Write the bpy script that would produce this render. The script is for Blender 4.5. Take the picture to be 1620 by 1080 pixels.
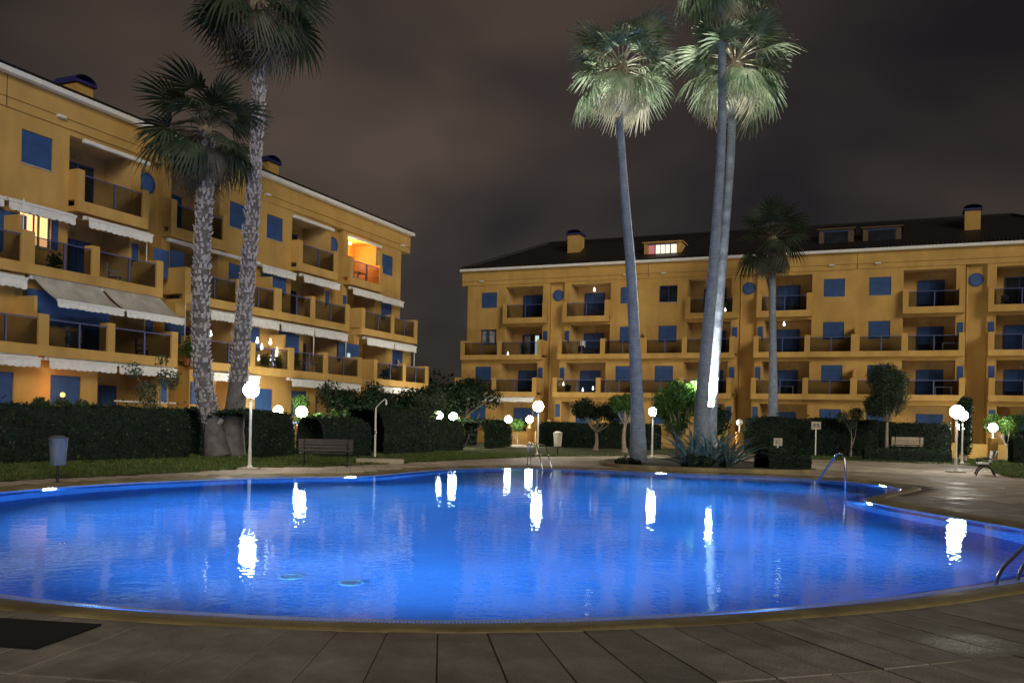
import bpy, bmesh, math, random
import numpy as np
from mathutils import Vector, Matrix, noise as mnoise
from mathutils.geometry import tessellate_polygon

for o in list(bpy.data.objects): bpy.data.objects.remove(o)
SC = bpy.context.scene
COL = SC.collection
R = math.radians
PI = math.pi

# ------------------------------------------------------------------ camera
cam = bpy.data.cameras.new("camera"); camo = bpy.data.objects.new("camera", cam); COL.objects.link(camo)
cam.sensor_fit = 'HORIZONTAL'; cam.sensor_width = 36.0
cam.lens = 1412.82/1620*36.0
cam.shift_y = (667.11-540.0)/1620.0
cam.clip_start = 0.05; cam.clip_end = 6000
camo.matrix_world = Matrix.Translation((0, 0, 1.6)) @ Matrix.Rotation(R(90), 4, 'X') @ Matrix.Rotation(0.0219, 4, 'Z')
SC.camera = camo

# ------------------------------------------------------------------ sky: city-lit night cloud over a very weak Nishita sky
SUN_EL, SUN_AZ = R(20), R(157)          # direction the weak directional light comes from (behind the viewer, to the right)
w = bpy.data.worlds.new("World"); SC.world = w; w.use_nodes = True
nt = w.node_tree; N = nt.nodes; L = nt.links; N.clear()
wo = N.new('ShaderNodeOutputWorld')
bg1 = N.new('ShaderNodeBackground'); bg2 = N.new('ShaderNodeBackground'); add = N.new('ShaderNodeAddShader')
sky = N.new('ShaderNodeTexSky'); sky.sky_type = 'NISHITA'; sky.sun_disc = False
sky.sun_elevation = SUN_EL; sky.sun_rotation = SUN_AZ
bg1.inputs['Strength'].default_value = 0.0015
tc = N.new('ShaderNodeTexCoord'); mp = N.new('ShaderNodeMapping'); mp.inputs['Scale'].default_value = (1.1, 1.1, 2.0)
mp.inputs['Location'].default_value = (0.32, 0.1, 0.25)
nz = N.new('ShaderNodeTexNoise'); nz.inputs['Scale'].default_value = 2.1; nz.inputs['Detail'].default_value = 3.0; nz.inputs['Roughness'].default_value = 0.42
nz.inputs['Distortion'].default_value = 0.25
rp = N.new('ShaderNodeValToRGB')
rp.color_ramp.elements[0].position = 0.36; rp.color_ramp.elements[0].color = (0.0125, 0.0088, 0.0092, 1)
rp.color_ramp.elements[1].position = 0.64; rp.color_ramp.elements[1].color = (0.070, 0.048, 0.034, 1)
e = rp.color_ramp.elements.new(0.5); e.color = (0.034, 0.0245, 0.0195, 1)
L.new(tc.outputs['Generated'], mp.inputs['Vector']); L.new(mp.outputs['Vector'], nz.inputs['Vector'])
L.new(nz.outputs['Fac'], rp.inputs['Fac']); L.new(rp.outputs['Color'], bg2.inputs['Color'])
vm = N.new('ShaderNodeVectorMath'); vm.operation = 'DOT_PRODUCT'; vm.inputs[1].default_value = (0.02, .955, .29)
nrm_ = N.new('ShaderNodeVectorMath'); nrm_.operation = 'NORMALIZE'; L.new(tc.outputs['Generated'], nrm_.inputs[0]); L.new(nrm_.outputs[0], vm.inputs[0])
mr = N.new('ShaderNodeMapRange'); mr.interpolation_type = 'SMOOTHSTEP'; mr.inputs[1].default_value = .80; mr.inputs[2].default_value = 1.0; mr.inputs[3].default_value = .48; mr.inputs[4].default_value = 1.12
L.new(vm.outputs['Value'], mr.inputs[0]); L.new(mr.outputs[0], bg2.inputs['Strength'])
L.new(sky.outputs['Color'], bg1.inputs['Color'])
L.new(bg1.outputs[0], add.inputs[0]); L.new(bg2.outputs[0], add.inputs[1]); L.new(add.outputs[0], wo.inputs['Surface'])

# ------------------------------------------------------------------ one weak, very soft directional light
sl = bpy.data.lights.new("sun", 'SUN'); slo = bpy.data.objects.new("sun", sl); COL.objects.link(slo)
sl.energy = 1.4; sl.angle = R(24); sl.color = (1.0, 0.90, 0.74)
dvec = Vector((math.sin(SUN_AZ)*math.cos(SUN_EL), math.cos(SUN_AZ)*math.cos(SUN_EL), math.sin(SUN_EL)))
slo.rotation_euler = (-dvec).to_track_quat('-Z', 'Y').to_euler()
slo.location = dvec*60

SC.view_settings.view_transform = 'Standard'; SC.view_settings.look = 'None'
SC.view_settings.exposure = 0.0; SC.view_settings.gamma = 1.0
SC.view_settings.use_curve_mapping = False
cy = SC.cycles
cy.use_denoising = True
try: cy.denoiser = 'OPENIMAGEDENOISE'
except Exception: pass
cy.max_bounces = 9; cy.diffuse_bounces = 4; cy.glossy_bounces = 4; cy.transmission_bounces = 6; cy.transparent_max_bounces = 12
cy.sample_clamp_indirect = 6.0; cy.blur_glossy = 0.3
cy.caustics_reflective = False; cy.caustics_refractive = True

# ------------------------------------------------------------------ material helpers
def mat(name, col, rough=0.7, metal=0.0, var=0.0, vscale=3.0, bump=0.0, bscale=30.0, emit=None, estr=0.0, spec=0.5, col2=None, trans=0.0, coords='Object', vdetail=4.0, r1=.35, r2=.65):
    m = bpy.data.materials.new(name); m.use_nodes = True
    n = m.node_tree.nodes; l = m.node_tree.links
    b = n['Principled BSDF']
    b.inputs['Base Color'].default_value = (*col, 1); b.inputs['Roughness'].default_value = rough
    b.inputs['Metallic'].default_value = metal; b.inputs['Specular IOR Level'].default_value = spec
    if trans: b.inputs['Transmission Weight'].default_value = trans
    if emit is not None:
        b.inputs['Emission Color'].default_value = (*emit, 1); b.inputs['Emission Strength'].default_value = estr
    t = n.new('ShaderNodeTexCoord')
    if var or col2:
        z = n.new('ShaderNodeTexNoise'); z.inputs['Scale'].default_value = vscale; z.inputs['Detail'].default_value = vdetail; z.inputs['Roughness'].default_value = .6
        l.new(t.outputs[coords], z.inputs['Vector'])
        r = n.new('ShaderNodeValToRGB'); r.color_ramp.elements[0].position = r1; r.color_ramp.elements[1].position = r2
        c2 = col2 if col2 else tuple(c*(1+var) for c in col)
        c1 = col if col2 else tuple(c*(1-var) for c in col)
        r.color_ramp.elements[0].color = (*c1, 1); r.color_ramp.elements[1].color = (*c2, 1)
        l.new(z.outputs['Fac'], r.inputs['Fac']); l.new(r.outputs['Color'], b.inputs['Base Color'])
    if bump:
        z2 = n.new('ShaderNodeTexNoise'); z2.inputs['Scale'].default_value = bscale; z2.inputs['Detail'].default_value = 3
        l.new(t.outputs[coords], z2.inputs['Vector'])
        bp = n.new('ShaderNodeBump'); bp.inputs['Strength'].default_value = bump; bp.inputs['Distance'].default_value = 0.02
        l.new(z2.outputs['Fac'], bp.inputs['Height']); l.new(bp.outputs['Normal'], b.inputs['Normal'])
    return m

def emis(name, col, s):
    m = bpy.data.materials.new(name); m.use_nodes = True
    n = m.node_tree.nodes; l = m.node_tree.links; n.clear()
    o = n.new('ShaderNodeOutputMaterial'); e = n.new('ShaderNodeEmission')
    e.inputs['Color'].default_value = (*col, 1); e.inputs['Strength'].default_value = s
    l.new(e.outputs[0], o.inputs['Surface']); return m

def stucco():
    m = mat('stucco', (0.60, 0.40, 0.13), .9, bump=.25, bscale=60)
    n = m.node_tree.nodes; l = m.node_tree.links; b = n['Principled BSDF']; t = n.new('ShaderNodeTexCoord')
    z = n.new('ShaderNodeTexNoise'); z.inputs['Scale'].default_value = .55; z.inputs['Detail'].default_value = 5
    r = n.new('ShaderNodeValToRGB'); r.color_ramp.elements[0].position = .3; r.color_ramp.elements[1].position = .7
    r.color_ramp.elements[0].color = (.49, .295, .082, 1); r.color_ramp.elements[1].color = (.63, .395, .115, 1)
    l.new(t.outputs['Object'], z.inputs['Vector']); l.new(z.outputs['Fac'], r.inputs['Fac'])
    # vertical rain streaks
    mp = n.new('ShaderNodeMapping'); mp.inputs['Scale'].default_value = (.9, .9, .22)
    z2 = n.new('ShaderNodeTexNoise'); z2.inputs['Scale'].default_value = 1.4; z2.inputs['Detail'].default_value = 4
    l.new(t.outputs['Object'], mp.inputs['Vector']); l.new(mp.outputs[0], z2.inputs['Vector'])
    r2 = n.new('ShaderNodeValToRGB'); r2.color_ramp.elements[0].position = .35; r2.color_ramp.elements[1].position = .58
    r2.color_ramp.elements[0].color = (.80, .77, .74, 1); r2.color_ramp.elements[1].color = (1, 1, 1, 1)
    l.new(z2.outputs['Fac'], r2.inputs['Fac'])
    mx = n.new('ShaderNodeMix'); mx.data_type = 'RGBA'; mx.blend_type = 'MULTIPLY'; mx.inputs[0].default_value = .7
    l.new(r.outputs['Color'], mx.inputs[6]); l.new(r2.outputs['Color'], mx.inputs[7]); l.new(mx.outputs[2], b.inputs['Base Color'])
    return m

def slatmat(name, col, scale, axis='Z'):
    m = mat(name, col, .55, var=.18, vscale=2.0)
    n = m.node_tree.nodes; l = m.node_tree.links; b = n['Principled BSDF']; t = n.new('ShaderNodeTexCoord')
    wv = n.new('ShaderNodeTexWave'); wv.bands_direction = axis; wv.inputs['Scale'].default_value = scale; wv.inputs['Distortion'].default_value = 0
    bp = n.new('ShaderNodeBump'); bp.inputs['Strength'].default_value = .5; bp.inputs['Distance'].default_value = .02
    l.new(t.outputs['Object'], wv.inputs['Vector']); l.new(wv.outputs['Fac'], bp.inputs['Height']); l.new(bp.outputs['Normal'], b.inputs['Normal'])
    return m

def smoked(name, col, tr):
    m = bpy.data.materials.new(name); m.use_nodes = True
    n = m.node_tree.nodes; l = m.node_tree.links; n.clear()
    o = n.new('ShaderNodeOutputMaterial'); mx = n.new('ShaderNodeMixShader'); f = n.new('ShaderNodeFresnel'); f.inputs[0].default_value = 1.45
    t = n.new('ShaderNodeBsdfTransparent'); t.inputs[0].default_value = (*tr, 1)
    g = n.new('ShaderNodeBsdfGlossy'); g.inputs['Color'].default_value = (*col, 1); g.inputs['Roughness'].default_value = .05
    ge = n.new('ShaderNodeNewGeometry'); su = n.new('ShaderNodeMath'); su.operation = 'SUBTRACT'; su.inputs[0].default_value = 1.0; mu = n.new('ShaderNodeMath'); mu.operation = 'MULTIPLY'
    l.new(ge.outputs['Backfacing'], su.inputs[1]); l.new(su.outputs[0], mu.inputs[0]); l.new(f.outputs[0], mu.inputs[1])
    l.new(mu.outputs[0], mx.inputs[0]); l.new(t.outputs[0], mx.inputs[1]); l.new(g.outputs[0], mx.inputs[2]); l.new(mx.outputs[0], o.inputs[0])
    return m

def leafmat(name, c1, c2, vs=9.0, tl=.25, rough=.55):
    m = bpy.data.materials.new(name); m.use_nodes = True
    n = m.node_tree.nodes; l = m.node_tree.links; b = n['Principled BSDF']; o = n['Material Output']
    b.inputs['Roughness'].default_value = rough; b.inputs['Specular IOR Level'].default_value = .3
    t = n.new('ShaderNodeTexCoord'); z = n.new('ShaderNodeTexNoise'); z.inputs['Scale'].default_value = vs; z.inputs['Detail'].default_value = 2
    r = n.new('ShaderNodeValToRGB'); r.color_ramp.elements[0].position = .35; r.color_ramp.elements[1].position = .65
    r.color_ramp.elements[0].color = (*c1, 1); r.color_ramp.elements[1].color = (*c2, 1)
    l.new(t.outputs['Object'], z.inputs['Vector']); l.new(z.outputs['Fac'], r.inputs['Fac']); l.new(r.outputs['Color'], b.inputs['Base Color'])
    tr = n.new('ShaderNodeBsdfTranslucent'); l.new(r.outputs['Color'], tr.inputs['Color'])
    mx = n.new('ShaderNodeMixShader'); mx.inputs[0].default_value = tl
    l.new(b.outputs[0], mx.inputs[1]); l.new(tr.outputs[0], mx.inputs[2]); l.new(mx.outputs[0], o.inputs['Surface'])
    return m

M = {}
M['stucco'] = stucco()
M['dormer_dim'] = mat('dim_dormer_wall', (.13, .085, .055), .9, var=.15)  # dark copy for unlit dormers, their shade put into the wall colour
M['stucco_in'] = mat('loggia_plaster', (.58, .38, .14), .9, var=.12, vscale=1.2)
M['slab'] = mat('balcony_floor_tile', (.22, .12, .07), .7, var=.2)
M['shutter'] = slatmat('blue_shutter', (.040, .105, .29), 10)
M['frame'] = mat('blue_frame', (.025, .055, .20), .5, var=.1)
M['cap'] = mat('blue_chimney_cap', (.03, .03, .16), .5, var=.15)
M['railglass'] = smoked('smoked_rail_glass', (.7, .75, .85), (.60, .61, .64))
M['railmetal'] = mat('blue_grey_rail', (.10, .12, .26), .45, .2, var=.1)
M['winglass'] = mat('dark_window_glass', (.02, .025, .035), .08, var=.3, vscale=1.5, spec=.8)
M['curtain'] = mat('grey_curtain', (.30, .31, .34), .9, var=.45, vscale=5.0)
M['gutter'] = mat('white_gutter', (.80, .80, .78), .45, var=.06, vscale=2)
M['canvas'] = mat('awning_canvas', (.62, .60, .56), .85, col2=(.42, .40, .37), vscale=1.6, bump=.1, bscale=15)
M['valance'] = mat('awning_valance', (.80, .80, .78), .85, var=.1, vscale=6)
M['roof'] = slatmat('dark_roof_tile', (.012, .009, .009), 1.6, 'X')
M['lit_warm'] = emis('lit_window_warm', (1.0, .52, .20), 2.0)
M['lit_white'] = emis('lit_window_white', (1.0, .88, .72), 1.2)
M['lit_cool'] = emis('lit_window_cool', (.75, 1.0, .92), .75)
M['lit_red'] = emis('lit_blind_red', (1.0, .30, .35), .5)
M['bulb'] = emis('bulb_light', (1.0, .97, .9), 6)
M['globe'] = emis('globe_light', (1.0, .97, .88), 110)
M['globe_small'] = emis('small_globe_light', (1.0, .95, .80), 140)
M['globe_off'] = mat('unlit_globe', (.75, .75, .72), .3, var=.05)
M['postmetal'] = mat('white_lamp_post', (.72, .71, .66), .45, var=.08)
M['steel'] = mat('stainless_steel', (.62, .64, .66), .18, 1.0, var=.06)
M['pillar'] = mat('pillar_stucco', (.66, .36, .085), .85, var=.12, vscale=3, bump=.2)
M['stone'] = mat('pale_stone', (.42, .37, .30), .85, var=.15, bump=.2)
M['paving'] = mat('paving_slab', (.34, .31, .27), .78, var=.26, vscale=2.3, bump=.45, bscale=38, coords='Object', vdetail=10)
def weathered(m, amt=.5, sc=.55, rnd_=True):
    n = m.node_tree.nodes; l = m.node_tree.links; b = n['Principled BSDF']; src = b.inputs['Base Color'].links[0].from_socket
    g = n.new('ShaderNodeNewGeometry'); z = n.new('ShaderNodeTexNoise'); z.inputs['Scale'].default_value = sc; z.inputs['Detail'].default_value = 9; z.inputs['Roughness'].default_value = .68; z.inputs['Distortion'].default_value = .8
    l.new(g.outputs['Position'], z.inputs['Vector']); r = n.new('ShaderNodeValToRGB'); r.color_ramp.elements[0].position = .40; r.color_ramp.elements[1].position = .62
    r.color_ramp.elements[0].color = (1-amt, 1-amt, 1-amt, 1); r.color_ramp.elements[1].color = (1.12, 1.12, 1.12, 1); l.new(z.outputs['Fac'], r.inputs['Fac'])
    mx = n.new('ShaderNodeMix'); mx.data_type = 'RGBA'; mx.blend_type = 'MULTIPLY'; mx.inputs[0].default_value = 1; l.new(src, mx.inputs[6]); l.new(r.outputs['Color'], mx.inputs[7])
    out = mx.outputs[2]
    sp_ = n.new('ShaderNodeTexNoise'); sp_.inputs['Scale'].default_value = 90; sp_.inputs['Detail'].default_value = 2; l.new(g.outputs['Position'], sp_.inputs['Vector'])
    r3 = n.new('ShaderNodeValToRGB'); r3.color_ramp.elements[0].position = .30; r3.color_ramp.elements[1].position = .42; r3.color_ramp.elements[0].color = (.6, .6, .6, 1); l.new(sp_.outputs['Fac'], r3.inputs['Fac'])
    m3 = n.new('ShaderNodeMix'); m3.data_type = 'RGBA'; m3.blend_type = 'MULTIPLY'; m3.inputs[0].default_value = .8; l.new(out, m3.inputs[6]); l.new(r3.outputs['Color'], m3.inputs[7]); out = m3.outputs[2]
    if rnd_:
        oi = n.new('ShaderNodeObjectInfo'); mr_ = n.new('ShaderNodeMapRange'); mr_.inputs[3].default_value = .82; mr_.inputs[4].default_value = 1.12; l.new(oi.outputs['Random'], mr_.inputs[0])
        m4 = n.new('ShaderNodeMix'); m4.data_type = 'RGBA'; m4.blend_type = 'MULTIPLY'; m4.inputs[0].default_value = 1; cb = n.new('ShaderNodeCombineColor')
        for k_ in range(3): l.new(mr_.outputs[0], cb.inputs[k_])
        l.new(out, m4.inputs[6]); l.new(cb.outputs[0], m4.inputs[7]); out = m4.outputs[2]
    rr = n.new('ShaderNodeMapRange'); rr.inputs[1].default_value = .35; rr.inputs[2].default_value = .6; rr.inputs[3].default_value = .42; rr.inputs[4].default_value = .85; l.new(z.outputs['Fac'], rr.inputs[0]); l.new(rr.outputs[0], b.inputs['Roughness'])
    l.new(out, b.inputs['Base Color'])
weathered(M['paving'], .42)
M['bed'] = mat('mortar_bed', (.055, .048, .040), .95, var=.2, bump=.3)
M['farpaving'] = mat('deck_tile', (.52, .43, .33), .8, var=.22, vscale=.9, bump=.3, bscale=40, vdetail=8)
M['coping'] = mat('coping_stone', (.30, .235, .105), .6, var=.28, vscale=1.6, bump=.3, bscale=55, vdetail=7)
weathered(M['farpaving'], .35, .4, False); weathered(M['coping'], .45, .9, False)
M['earth'] = mat('bare_earth', (.05, .036, .024), .95, var=.3, vscale=2, bump=.6, bscale=18)
M['lawn'] = mat('lawn_turf', (.050, .075, .018), .95, col2=(.105, .115, .035), vscale=1.2, bump=.8, bscale=45)
M['grass'] = leafmat('grass_blade', (.045, .085, .015), (.12, .15, .04), 2.0)
M['pathstone'] = mat('path_concrete', (.36, .30, .22), .85, var=.15, vscale=1.5, bump=.25)
M['ledge'] = mat('blue_ledge_tile', (.03, .20, .72), .25, var=.25, vscale=14)
M['grate'] = mat('white_overflow_grate', (.50, .56, .58), .5, var=.1, vscale=20)
M['trunk_smooth'] = mat('smooth_palm_trunk', (.16, .20, .26), .85, col2=(.25, .30, .37), vscale=3.5, bump=.6, bscale=16)  # blue light from the pool is partly put into the trunk colour
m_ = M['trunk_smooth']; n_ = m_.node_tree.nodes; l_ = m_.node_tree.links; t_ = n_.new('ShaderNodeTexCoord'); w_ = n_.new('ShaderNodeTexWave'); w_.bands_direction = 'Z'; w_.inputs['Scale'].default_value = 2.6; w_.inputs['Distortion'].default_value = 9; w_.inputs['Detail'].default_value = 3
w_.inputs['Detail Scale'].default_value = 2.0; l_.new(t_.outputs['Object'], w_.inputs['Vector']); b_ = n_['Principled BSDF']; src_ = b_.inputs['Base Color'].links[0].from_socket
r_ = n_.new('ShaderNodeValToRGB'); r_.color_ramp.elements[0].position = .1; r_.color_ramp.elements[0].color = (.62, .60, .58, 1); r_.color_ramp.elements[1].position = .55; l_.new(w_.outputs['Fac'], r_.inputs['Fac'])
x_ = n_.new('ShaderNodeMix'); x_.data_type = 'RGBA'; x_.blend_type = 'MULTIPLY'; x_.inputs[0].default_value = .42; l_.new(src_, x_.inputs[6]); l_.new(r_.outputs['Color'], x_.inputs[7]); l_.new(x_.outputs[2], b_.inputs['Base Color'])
M['trunk_dark'] = mat('palm_trunk_gaps', (.13, .12, .125), .95, var=.3, bump=.5, bscale=20)
M['trunk'] = mat('palm_trunk', (.34, .27, .20), .9, col2=(.50, .43, .36), vscale=5, bump=.6, bscale=20)
M['boot'] = mat('palm_boot', (.26, .245, .26), .9, col2=(.62, .61, .66), vscale=7, bump=.5, bscale=30)
M['bark'] = mat('tree_bark', (.22, .17, .12), .9, col2=(.36, .30, .23), vscale=6, bump=.6, bscale=25)
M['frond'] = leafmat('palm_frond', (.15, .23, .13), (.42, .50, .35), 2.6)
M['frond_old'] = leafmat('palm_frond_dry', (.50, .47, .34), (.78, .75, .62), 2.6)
M['frond_dark'] = leafmat('palm_frond_dim', (.035, .060, .038), (.075, .105, .065), 1.6)  # dim copy of the frond: missing uplight is put into the leaf colour
M['frond_dark_old'] = leafmat('palm_frond_dry_dim', (.09, .085, .07), (.19, .175, .145), 2.2)  # dry frond darkened the same way, shade in the colour
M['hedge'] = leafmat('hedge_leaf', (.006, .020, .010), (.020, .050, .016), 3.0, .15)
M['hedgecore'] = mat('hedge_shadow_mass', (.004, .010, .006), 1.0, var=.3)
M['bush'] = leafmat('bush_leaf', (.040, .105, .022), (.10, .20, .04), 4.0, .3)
M['olive'] = leafmat('grey_green_leaf', (.045, .075, .045), (.085, .125, .07), 4.0)
M['deepolive'] = leafmat('deep_olive_leaf', (.018, .036, .022), (.045, .072, .040), 4.0, .15)
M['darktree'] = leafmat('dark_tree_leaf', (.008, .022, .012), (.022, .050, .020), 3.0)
M['agave'] = leafmat('agave_leaf', (.10, .17, .15), (.20, .28, .25), 3.0, .1, .4)
M['iron'] = mat('black_cast_iron', (.02, .02, .022), .5, .6, var=.1)
M['plank'] = mat('bench_plank', (.030, .022, .018), .7, var=.3, vscale=8)
M['farplank'] = mat('weathered_plank', (.30, .23, .16), .7, var=.15)
M['whiteplank'] = mat('white_bench_plank', (.62, .60, .55), .6, var=.1)
M['bin'] = mat('grey_bin', (.10, .10, .105), .6, var=.15)
M['plastic'] = mat('white_plastic', (.78, .78, .76), .4, var=.05)
M['darkplastic'] = mat('dark_wicker', (.05, .045, .04), .7, var=.2)
M['rubber'] = mat('black_rubber', (.004, .004, .004), .95, var=.2)
M['signink'] = mat('sign_print', (.10, .10, .11), .6, var=.1)
M['gateblue'] = mat('blue_gate_paint', (.09, .14, .30), .5, var=.1)

# pool materials
m = mat('pool_tile', (.025, .19, .72), .35)
n = m.node_tree.nodes; l = m.node_tree.links; b = n['Principled BSDF']; t = n.new('ShaderNodeTexCoord')
br = n.new('ShaderNodeTexBrick'); br.offset = 0; br.inputs['Scale'].default_value = 1.0
br.inputs['Brick Width'].default_value = .05; br.inputs['Row Height'].default_value = .05; br.inputs['Mortar Size'].default_value = .003
br.inputs['Color1'].default_value = (.055, .22, .68, 1); br.inputs['Color2'].default_value = (.068, .26, .76, 1); br.inputs['Mortar'].default_value = (.07, .27, .80, 1)
l.new(t.outputs['Object'], br.inputs['Vector'])
zz = n.new('ShaderNodeTexNoise'); zz.inputs['Scale'].default_value = .35; zz.inputs['Detail'].default_value = 4
l.new(t.outputs['Object'], zz.inputs['Vector'])
rr = n.new('ShaderNodeValToRGB'); rr.color_ramp.elements[0].color = (.80, .80, .84, 1); rr.color_ramp.elements[1].color = (1, 1, 1, 1)
rr.color_ramp.elements[0].position = .4; rr.color_ramp.elements[1].position = .6
l.new(zz.outputs['Fac'], rr.inputs['Fac'])
mx = n.new('ShaderNodeMix'); mx.data_type = 'RGBA'; mx.blend_type = 'MULTIPLY'; mx.inputs[0].default_value = 1
l.new(br.outputs['Color'], mx.inputs[6]); l.new(rr.outputs['Color'], mx.inputs[7]); l.new(mx.outputs[2], b.inputs['Base Color'])
M['pooltile'] = m
m = bpy.data.materials.new('pool_water'); m.use_nodes = True
n = m.node_tree.nodes; l = m.node_tree.links; n.clear()
o = n.new('ShaderNodeOutputMaterial'); g = n.new('ShaderNodeBsdfGlass'); g.inputs['IOR'].default_value = 1.333; g.inputs['Roughness'].default_value = 0.0
g.inputs['Color'].default_value = (.70, .90, 1, 1)
t = n.new('ShaderNodeTexCoord')
z1 = n.new('ShaderNodeTexNoise'); z1.inputs['Scale'].default_value = 6.5; z1.inputs['Detail'].default_value = 2.5; z1.inputs['Roughness'].default_value = .55
z2 = n.new('ShaderNodeTexNoise'); z2.inputs['Scale'].default_value = 1.1; z2.inputs['Detail'].default_value = 2
l.new(t.outputs['Object'], z1.inputs['Vector']); l.new(t.outputs['Object'], z2.inputs['Vector'])
b1 = n.new('ShaderNodeBump'); b1.inputs['Strength'].default_value = 1; b1.inputs['Distance'].default_value = .0025
b2 = n.new('ShaderNodeBump'); b2.inputs['Strength'].default_value = 1; b2.inputs['Distance'].default_value = .004
l.new(z1.outputs['Fac'], b1.inputs['Height']); l.new(z2.outputs['Fac'], b2.inputs['Height'])
l.new(b1.outputs['Normal'], b2.inputs['Normal']); l.new(b2.outputs['Normal'], g.inputs['Normal']); l.new(g.outputs[0], o.inputs['Surface'])
M['water'] = m
M['poollens'] = emis('pool_lamp_lens', (.85, .93, 1.0), 260)

# ------------------------------------------------------------------ mesh helpers
class MB:
    def __init__(s): s.v = []; s.f = []; s.m = []
    def quad(s, a, b, c, d, mi=0):
        k = len(s.v); s.v += [tuple(a), tuple(b), tuple(c), tuple(d)]; s.f.append((k, k+1, k+2, k+3)); s.m.append(mi)
    def box(s, x0, x1, y0, y1, z0, z1, mi=0):
        if x0 > x1: x0, x1 = x1, x0
        if y0 > y1: y0, y1 = y1, y0
        k = len(s.v)
        s.v += [(x0,y0,z0),(x1,y0,z0),(x1,y1,z0),(x0,y1,z0),(x0,y0,z1),(x1,y0,z1),(x1,y1,z1),(x0,y1,z1)]
        for f in ((0,3,2,1),(4,5,6,7),(0,1,5,4),(1,2,6,5),(2,3,7,6),(3,0,4,7)): s.f.append(tuple(k+i for i in f)); s.m.append(mi)
    def tube(s, pts, rads, seg=10, mi=0, cap=True):
        pts = [Vector(p) for p in pts]; k0 = len(s.v); up = Vector((0, 0, 1)); prev = None
        if not isinstance(rads, (list, tuple)): rads = [rads]*len(pts)
        for i, p in enumerate(pts):
            d = (pts[min(i+1, len(pts)-1)]-pts[max(i-1, 0)]).normalized()
            if prev is None:
                a = d.cross(Vector((0, 1, 0)) if abs(d.y) < .9 else Vector((1, 0, 0))).normalized()
            else:
                a = (prev-d*prev.dot(d)).normalized()
            prev = a; b = d.cross(a)
            for j in range(seg):
                t = 2*PI*j/seg; q = p+(a*math.cos(t)+b*math.sin(t))*rads[i]; s.v.append(tuple(q))
        for i in range(len(pts)-1):
            for j in range(seg):
                j2 = (j+1) % seg
                s.f.append((k0+i*seg+j, k0+i*seg+j2, k0+(i+1)*seg+j2, k0+(i+1)*seg+j)); s.m.append(mi)
        if cap:
            s.f.append(tuple(k0+j for j in reversed(range(seg)))); s.m.append(mi)
            e = k0+(len(pts)-1)*seg; s.f.append(tuple(e+j for j in range(seg))); s.m.append(mi)
    def lathe(s, prof, c=(0, 0, 0), seg=20, mi=0):
        k0 = len(s.v)
        for r, z in prof:
            for j in range(seg):
                t = 2*PI*j/seg; s.v.append((c[0]+r*math.cos(t), c[1]+r*math.sin(t), c[2]+z))
        for i in range(len(prof)-1):
            for j in range(seg):
                j2 = (j+1) % seg
                s.f.append((k0+i*seg+j, k0+i*seg+j2, k0+(i+1)*seg+j2, k0+(i+1)*seg+j)); s.m.append(mi)
        for i, rev in ((0, True), (len(prof)-1, False)):
            if prof[i][0] > 1e-4:
                ids = [k0+i*seg+j for j in range(seg)]
                if rev: ids.reverse()
                s.f.append(tuple(ids)); s.m.append(mi)
    def sphere(s, c, r, seg=20, rings=12, mi=0):
        s.lathe([(max(r*math.sin(PI*i/rings), 1e-5), -r*math.cos(PI*i/rings)) for i in range(rings+1)], c, seg, mi)
    def mesh(s, name, mats, smooth=False):
        me = bpy.data.meshes.new(name); me.from_pydata(s.v, [], s.f)
        for x in (mats if isinstance(mats, (list, tuple)) else [mats]): me.materials.append(x)
        me.polygons.foreach_set('material_index', s.m)
        if smooth: me.polygons.foreach_set('use_smooth', [True]*len(s.f))
        me.update(); return me
    def build(s, name, mats, parent=None, smooth=False, **k):
        return obj(name, s.mesh(name, mats, smooth), parent, **k)

def obj(name, me, parent=None, loc=None, rot=None, **props):
    o = bpy.data.objects.new(name, me); COL.objects.link(o)
    if parent is not None: o.parent = parent
    if loc is not None: o.location = loc
    if rot is not None: o.rotation_euler = rot
    for k, v in props.items(): o[k] = v
    return o
def thing(name, label, cat, loc=(0, 0, 0), rz=0.0, group=None):
    o = bpy.data.objects.new(name, None); COL.objects.link(o); o.location = loc; o.rotation_euler = (0, 0, rz)
    o.empty_display_size = .2; o['label'] = label; o['category'] = cat
    if group: o['group'] = group
    return o
def tag(o, label, cat, group=None):
    o['label'] = label; o['category'] = cat
    if group: o['group'] = group
    return o
def dup(root, loc, rz=None, label=None):
    r = root.copy(); COL.objects.link(r); r.location = loc
    if rz is not None: r.rotation_euler = (0, 0, rz)
    if label: r['label'] = label
    def rec(src, dst):
        for ch in list(src.children):
            c = ch.copy(); COL.objects.link(c); c.parent = dst; c.matrix_parent_inverse = ch.matrix_parent_inverse.copy(); rec(ch, c)
    rec(root, r); return r
def np_mesh(name, V, F, mats, mi=None, smooth=False):
    """V (n,3), F (m,4) int arrays -> mesh quickly"""
    me = bpy.data.meshes.new(name); nv, nf = len(V), len(F); k = F.shape[1]
    me.vertices.add(nv); me.vertices.foreach_set('co', np.asarray(V, dtype=np.float32).ravel())
    me.loops.add(nf*k); me.loops.foreach_set('vertex_index', np.asarray(F, dtype=np.int32).ravel())
    me.polygons.add(nf); me.polygons.foreach_set('loop_start', np.arange(0, nf*k, k, dtype=np.int32))
    try: me.polygons.foreach_set('loop_total', np.full(nf, k, dtype=np.int32))
    except Exception: pass
    for x in (mats if isinstance(mats, (list, tuple)) else [mats]): me.materials.append(x)
    if mi is not None: me.polygons.foreach_set('material_index', np.asarray(mi, dtype=np.int32))
    me.update(calc_edges=True); me.validate(); return me

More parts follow.
